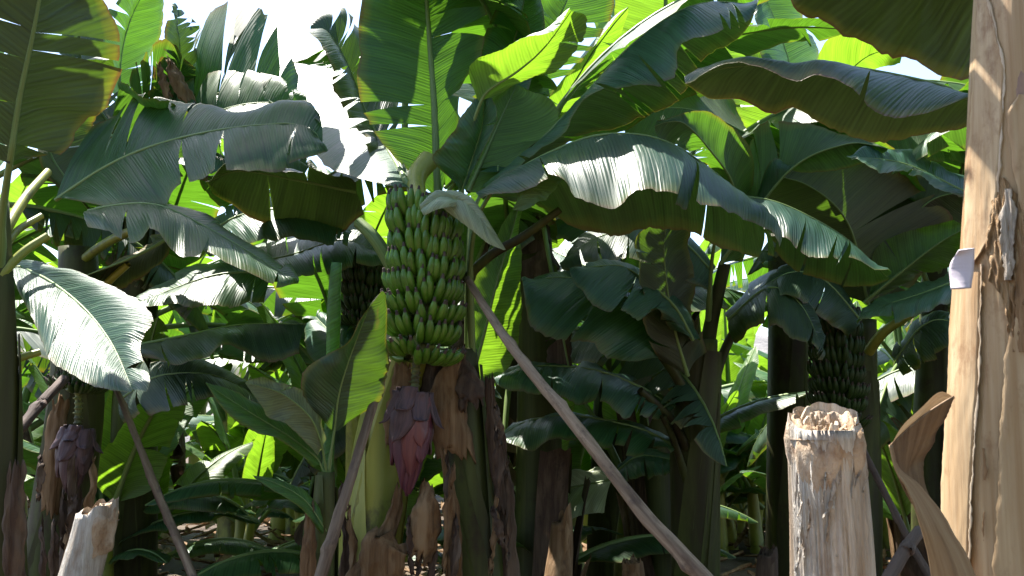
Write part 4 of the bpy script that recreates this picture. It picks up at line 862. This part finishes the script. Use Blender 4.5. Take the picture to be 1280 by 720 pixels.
# sunlit and dark leaves lower in the middle
bm = stem('banana_plant', [(770, 330, 7.3), (765, 500, 7.3), (760, 720, 7.3)], [.10, .12, .14, .15], 'stem_dark', 'banana plant whose ribbed leaves catch light between prop and shaded plant', seed=34, sheaths=3)
leaf(bm, [(760, 345), (700, 318), (648, 292)], (6.6, 6.3), [(745, 372), (700, 360), (660, 340)], [(745, 310), (720, 285), (655, 280)], plane=(-.26, -.58, .78), up=True, mat='leaf_blue', tears=(2, 5), gap=.015)
leaf(bm, [(770, 335), (740, 280), (700, 270), (650, 290)], (6.9, 6.6), [(750, 320), (720, 305), (690, 300), (652, 305)], (5, -20, .3), da=-.2, up=True, mat='leaf_dark', tears=(5, 3), gap=.02)
leaf(bm, [(775, 335), (800, 290), (820, 275), (855, 300)], (6.9, 6.6), [(780, 350), (805, 330), (830, 335), (853, 320)], (5, -20, .3), da=-.2, up=False, mat='leaf_young', tears=(3, 3), gap=.02)
leaf(bm, [(765, 600), (690, 612), (640, 606)], 6.1, [(755, 640), (700, 650), (645, 618)], [(750, 590), (700, 596), (645, 600)], plane=(-.26, -.58, .78), up=True, mat='leaf_pale', tears=(2, 1))
leaf(bm, [(770, 590), (800, 570), (845, 575)], (6.2, 6.0), [(775, 610), (805, 600), (843, 592)], [(775, 580), (805, 562), (843, 570)], plane=(-.26, -.58, .78), up=True, mat='leaf_blue', tears=(3, 1))
leaf(bm, [(640, 590), (660, 572), (700, 562)], (6.4, 6.2), [(650, 592), (672, 588), (700, 572)], [(645, 575), (668, 556), (698, 552)], up=False, mat='leaf_young', tears=(1, 1))

# ------------------------------------------------------------------ props
pole([(584, 347, 4.30), (640, 430, 4.0), (718, 532, 3.66), (800, 640, 3.40), (876, 722, 3.20)], [.016, .020, .024, .027, .029, .031], 'pole', 'long grey wooden prop leaning from the bunch down to the bare soil', 1)
pole([(484, 452, 4.30), (462, 520, 4.05), (430, 620, 3.8), (402, 722, 3.6)], [.015, .019, .022, .025, .03], 'pole', 'grey wooden prop leaning under the bunch against the yellow green stem', 2)
pole([(143, 482, 5.0), (175, 560, 4.8), (212, 650, 4.6), (242, 722, 4.45)], [.014, .018, .02, .022, .025], 'pole', 'thin brown prop leaning below the sunlit leaf beside the dark flower', 3)
pole([(82, 472, 4.3), (50, 505, 4.1), (15, 548, 3.9)], [.02, .022, .025, .03], 'pole_dark', 'short dark branch slanting in front of the drooping plant', 4)
pole([(1150, 664, 3.3), (1130, 690, 3.2), (1112, 724, 3.1)], [.02, .022, .026], 'pole_dark', 'dark branch low between cut stump and peeled trunk', 5)
pole([(1078, 560, 4.6), (1110, 625, 4.5), (1140, 680, 4.4)], [.015, .018, .02], 'pole_dark', 'thin shaded prop behind the cut stump', 6)

# ------------------------------------------------------------------ cut stumps
def cut_stump(px, rads, label, seed, mat='stump', cut='stump_top', rag=.03, slant=(0, 0), k=48, rings=4):
    pts = to_ground([P(*p) for p in px]); base = Vector((pts[-1].x, pts[-1].y, 0)); pts[-1].z = -.05
    t = thing('cut_stump', base, label, 'plant stump', 'cut banana stumps')
    V, Fc, c = stem_mesh(pts, rads, k, 60, .10, seed, .03, .05, .06)
    for j in range(k):
        th = 6.283 * j / k
        V[j].z += rag * (nz(math.cos(th) * 2, math.sin(th) * 2, seed) * 1.6 + .5 * nz(th * 4, 0, seed)) + slant[0] * math.cos(th) + slant[1] * math.sin(th)
        V[j] = V[j] + Vector((math.cos(th), math.sin(th), 0)) * -.006
    link('stump_wall', mesh('stump_wall', V, Fc, org=base), M[mat], t)
    top = c[0]; r0 = rads[0]
    for q in range(rings):            # crinkled inner sheaths seen on the cut
        f = 1 - (q + .6) / rings * .95; V = []; Fc = []
        for i in range(5):
            for j in range(k):
                th = 6.283 * j / k; cr_ = 1 + .30 * nz(math.cos(th) * 2.2, math.sin(th) * 2.2, seed + q * 3) + .06 * nz(math.cos(th) * 5, math.sin(th) * 5, seed + q)
                rr = r0 * f * cr_ * (1 + .10 * math.sin(i * 1.3 + q))
                z = top.z + .012 * (q % 2) - .03 + .016 * nz(math.cos(th) * 2.4, math.sin(th) * 2.4, seed + q) * 2 + slant[0] * math.cos(th) * f + slant[1] * math.sin(th) * f - i * .04 + .012
                V.append(Vector((top.x + math.cos(th) * rr, top.y + math.sin(th) * rr, z)))
        for i in range(4):
            for j in range(k): a = i * k + j; b = i * k + (j + 1) % k; Fc.append((a, b, b + k, a + k))
        o = link('inner_sheath', mesh('inner_sheath', V, Fc, org=base), M[cut], t)
        md = o.modifiers.new('thickness', 'SOLIDIFY'); md.thickness = .006; md.offset = 0
    V = [Vector((top.x, top.y, top.z - .06))] + [Vector((top.x + math.cos(6.283 * j / k) * r0, top.y + math.sin(6.283 * j / k) * r0, top.z - .05)) for j in range(k)]
    link('stump_core', mesh('stump_core', V, [(0, j + 1, (j + 1) % k + 1) for j in range(k)], org=base), M[cut], t)
    return t
st1 = cut_stump([(1030, 524, 2.5), (1035, 600, 2.49), (1042, 720, 2.46)], [.088, .096, .105, .112, .13], 'pale fibrous banana stump cut off level next to the peeled trunk', 51, rag=.010, slant=(.006, .040), k=160, rings=5)
R_ = random.Random(9)
for q in range(34):      # frayed fibres standing off the wall
    x = R_.uniform(990, 1086); y = R_.uniform(560, 720); L = R_.uniform(20, 70); dz = .088 * math.sqrt(max(.05, 1 - ((x - 1038) / 54) ** 2))
    ribbon(st1, 'loose_fibre', [(x, y, 2.49 - dz), (x + R_.uniform(-3, 3), y + L * .5, 2.478 - dz), (x + R_.uniform(-6, 6), y + L, 2.47 - dz - R_.uniform(0, .012))], [.003, R_.uniform(.005, .012), .003], 'stump', .6, [R_.uniform(-40, 40), R_.uniform(-60, 60)], 600 + q, thick=0, nt_=4, ns=10, crinkle=.005, rag=.004)
cut_stump([(124, 634, 3.8), (112, 680, 3.78), (100, 722, 3.75)], [.075, .08, .09, .10], 'weathered stump with a slanting cut below the dark flower', 55, rag=.03, slant=(.03, .02), k=32)
cut_stump([(702, 648, 4.8), (700, 690, 4.8), (697, 722, 4.75)], [.05, .075, .09, .12], 'brown pointed stump between the dark stem and the long prop', 56, 'dry', 'dry', .05, (.05, 0), 28, 3)
cut_stump([(790, 700, 5.0), (792, 722, 5.0)], [.05, .07, .09], 'small brown stump low beside the foot of the long prop', 57, 'dry', 'dry', .05, (0, .02), 24, 3)
cut_stump([(960, 690, 5.2), (958, 722, 5.2)], [.05, .08, .10], 'small dark stump in shade behind the pale fibrous stump', 58, 'dry_dark', 'dry_dark', .05, (.02, .02), 24, 3)

# ------------------------------------------------------------------ dead leaves on the soil
def litter():
    R = random.Random(77); V = []; Fc = []; UV = []
    for i in range(2600):
        y = 2.2 + 14 * R.random() ** 1.3; x = R.uniform(-.55, .55) * (y + 2); L = R.uniform(.15, .6); W = R.uniform(.03, .12); az = R.uniform(0, 6.28); b = len(V); lift = R.uniform(0, .14); cu = R.uniform(-.2, .35)
        for q in range(6):
            s = q / 5
            for j in range(3):
                t = j - 1
                lx = (s - .5) * L; ly = t * W / 2 * math.sin(math.pi * (.12 + .8 * s)); z = .03 + lift * s + cu * L * (s - .5) ** 2 + (0.02 if t else 0) + .02 * nz(s * 3, t, i)
                V.append(Vector((x + lx * math.cos(az) - ly * math.sin(az), y + lx * math.sin(az) + ly * math.cos(az), max(.01, z)))); UV.append((s * L, t))
        for q in range(5):
            for j in range(2): a = b + q * 3 + j; Fc.append((a, a + 1, a + 4, a + 3))
    tag(link('leaf_litter', mesh('leaf_litter', V, Fc, UV), M['dry']), 'brown dead leaves lying over the soil', 'leaf litter', kind='stuff')
litter()

# ------------------------------------------------------------------ loose leaf copies added above the view to shade the leaves below
shade_copy(h1, .6); shade_copy(h2, .75); shade_copy(h2, 1.1, .2); shade_copy(h3, .62, -.10); shade_copy(h3, .74, -.07, .03, 1.0, stalk=False); shade_copy(h4, 1.35); shade_copy(h5, 1.45, .32, 0, .85, stalk=False); shade_copy(h5, 1.75, .15, .3, .9, stalk=False); shade_copy(h6, 1.15); shade_copy(h7, 1.6, -.08, -.2, 1.0, stalk=False); shade_copy(h8, 2.1); shade_copy(h9, 1.9, -.1)
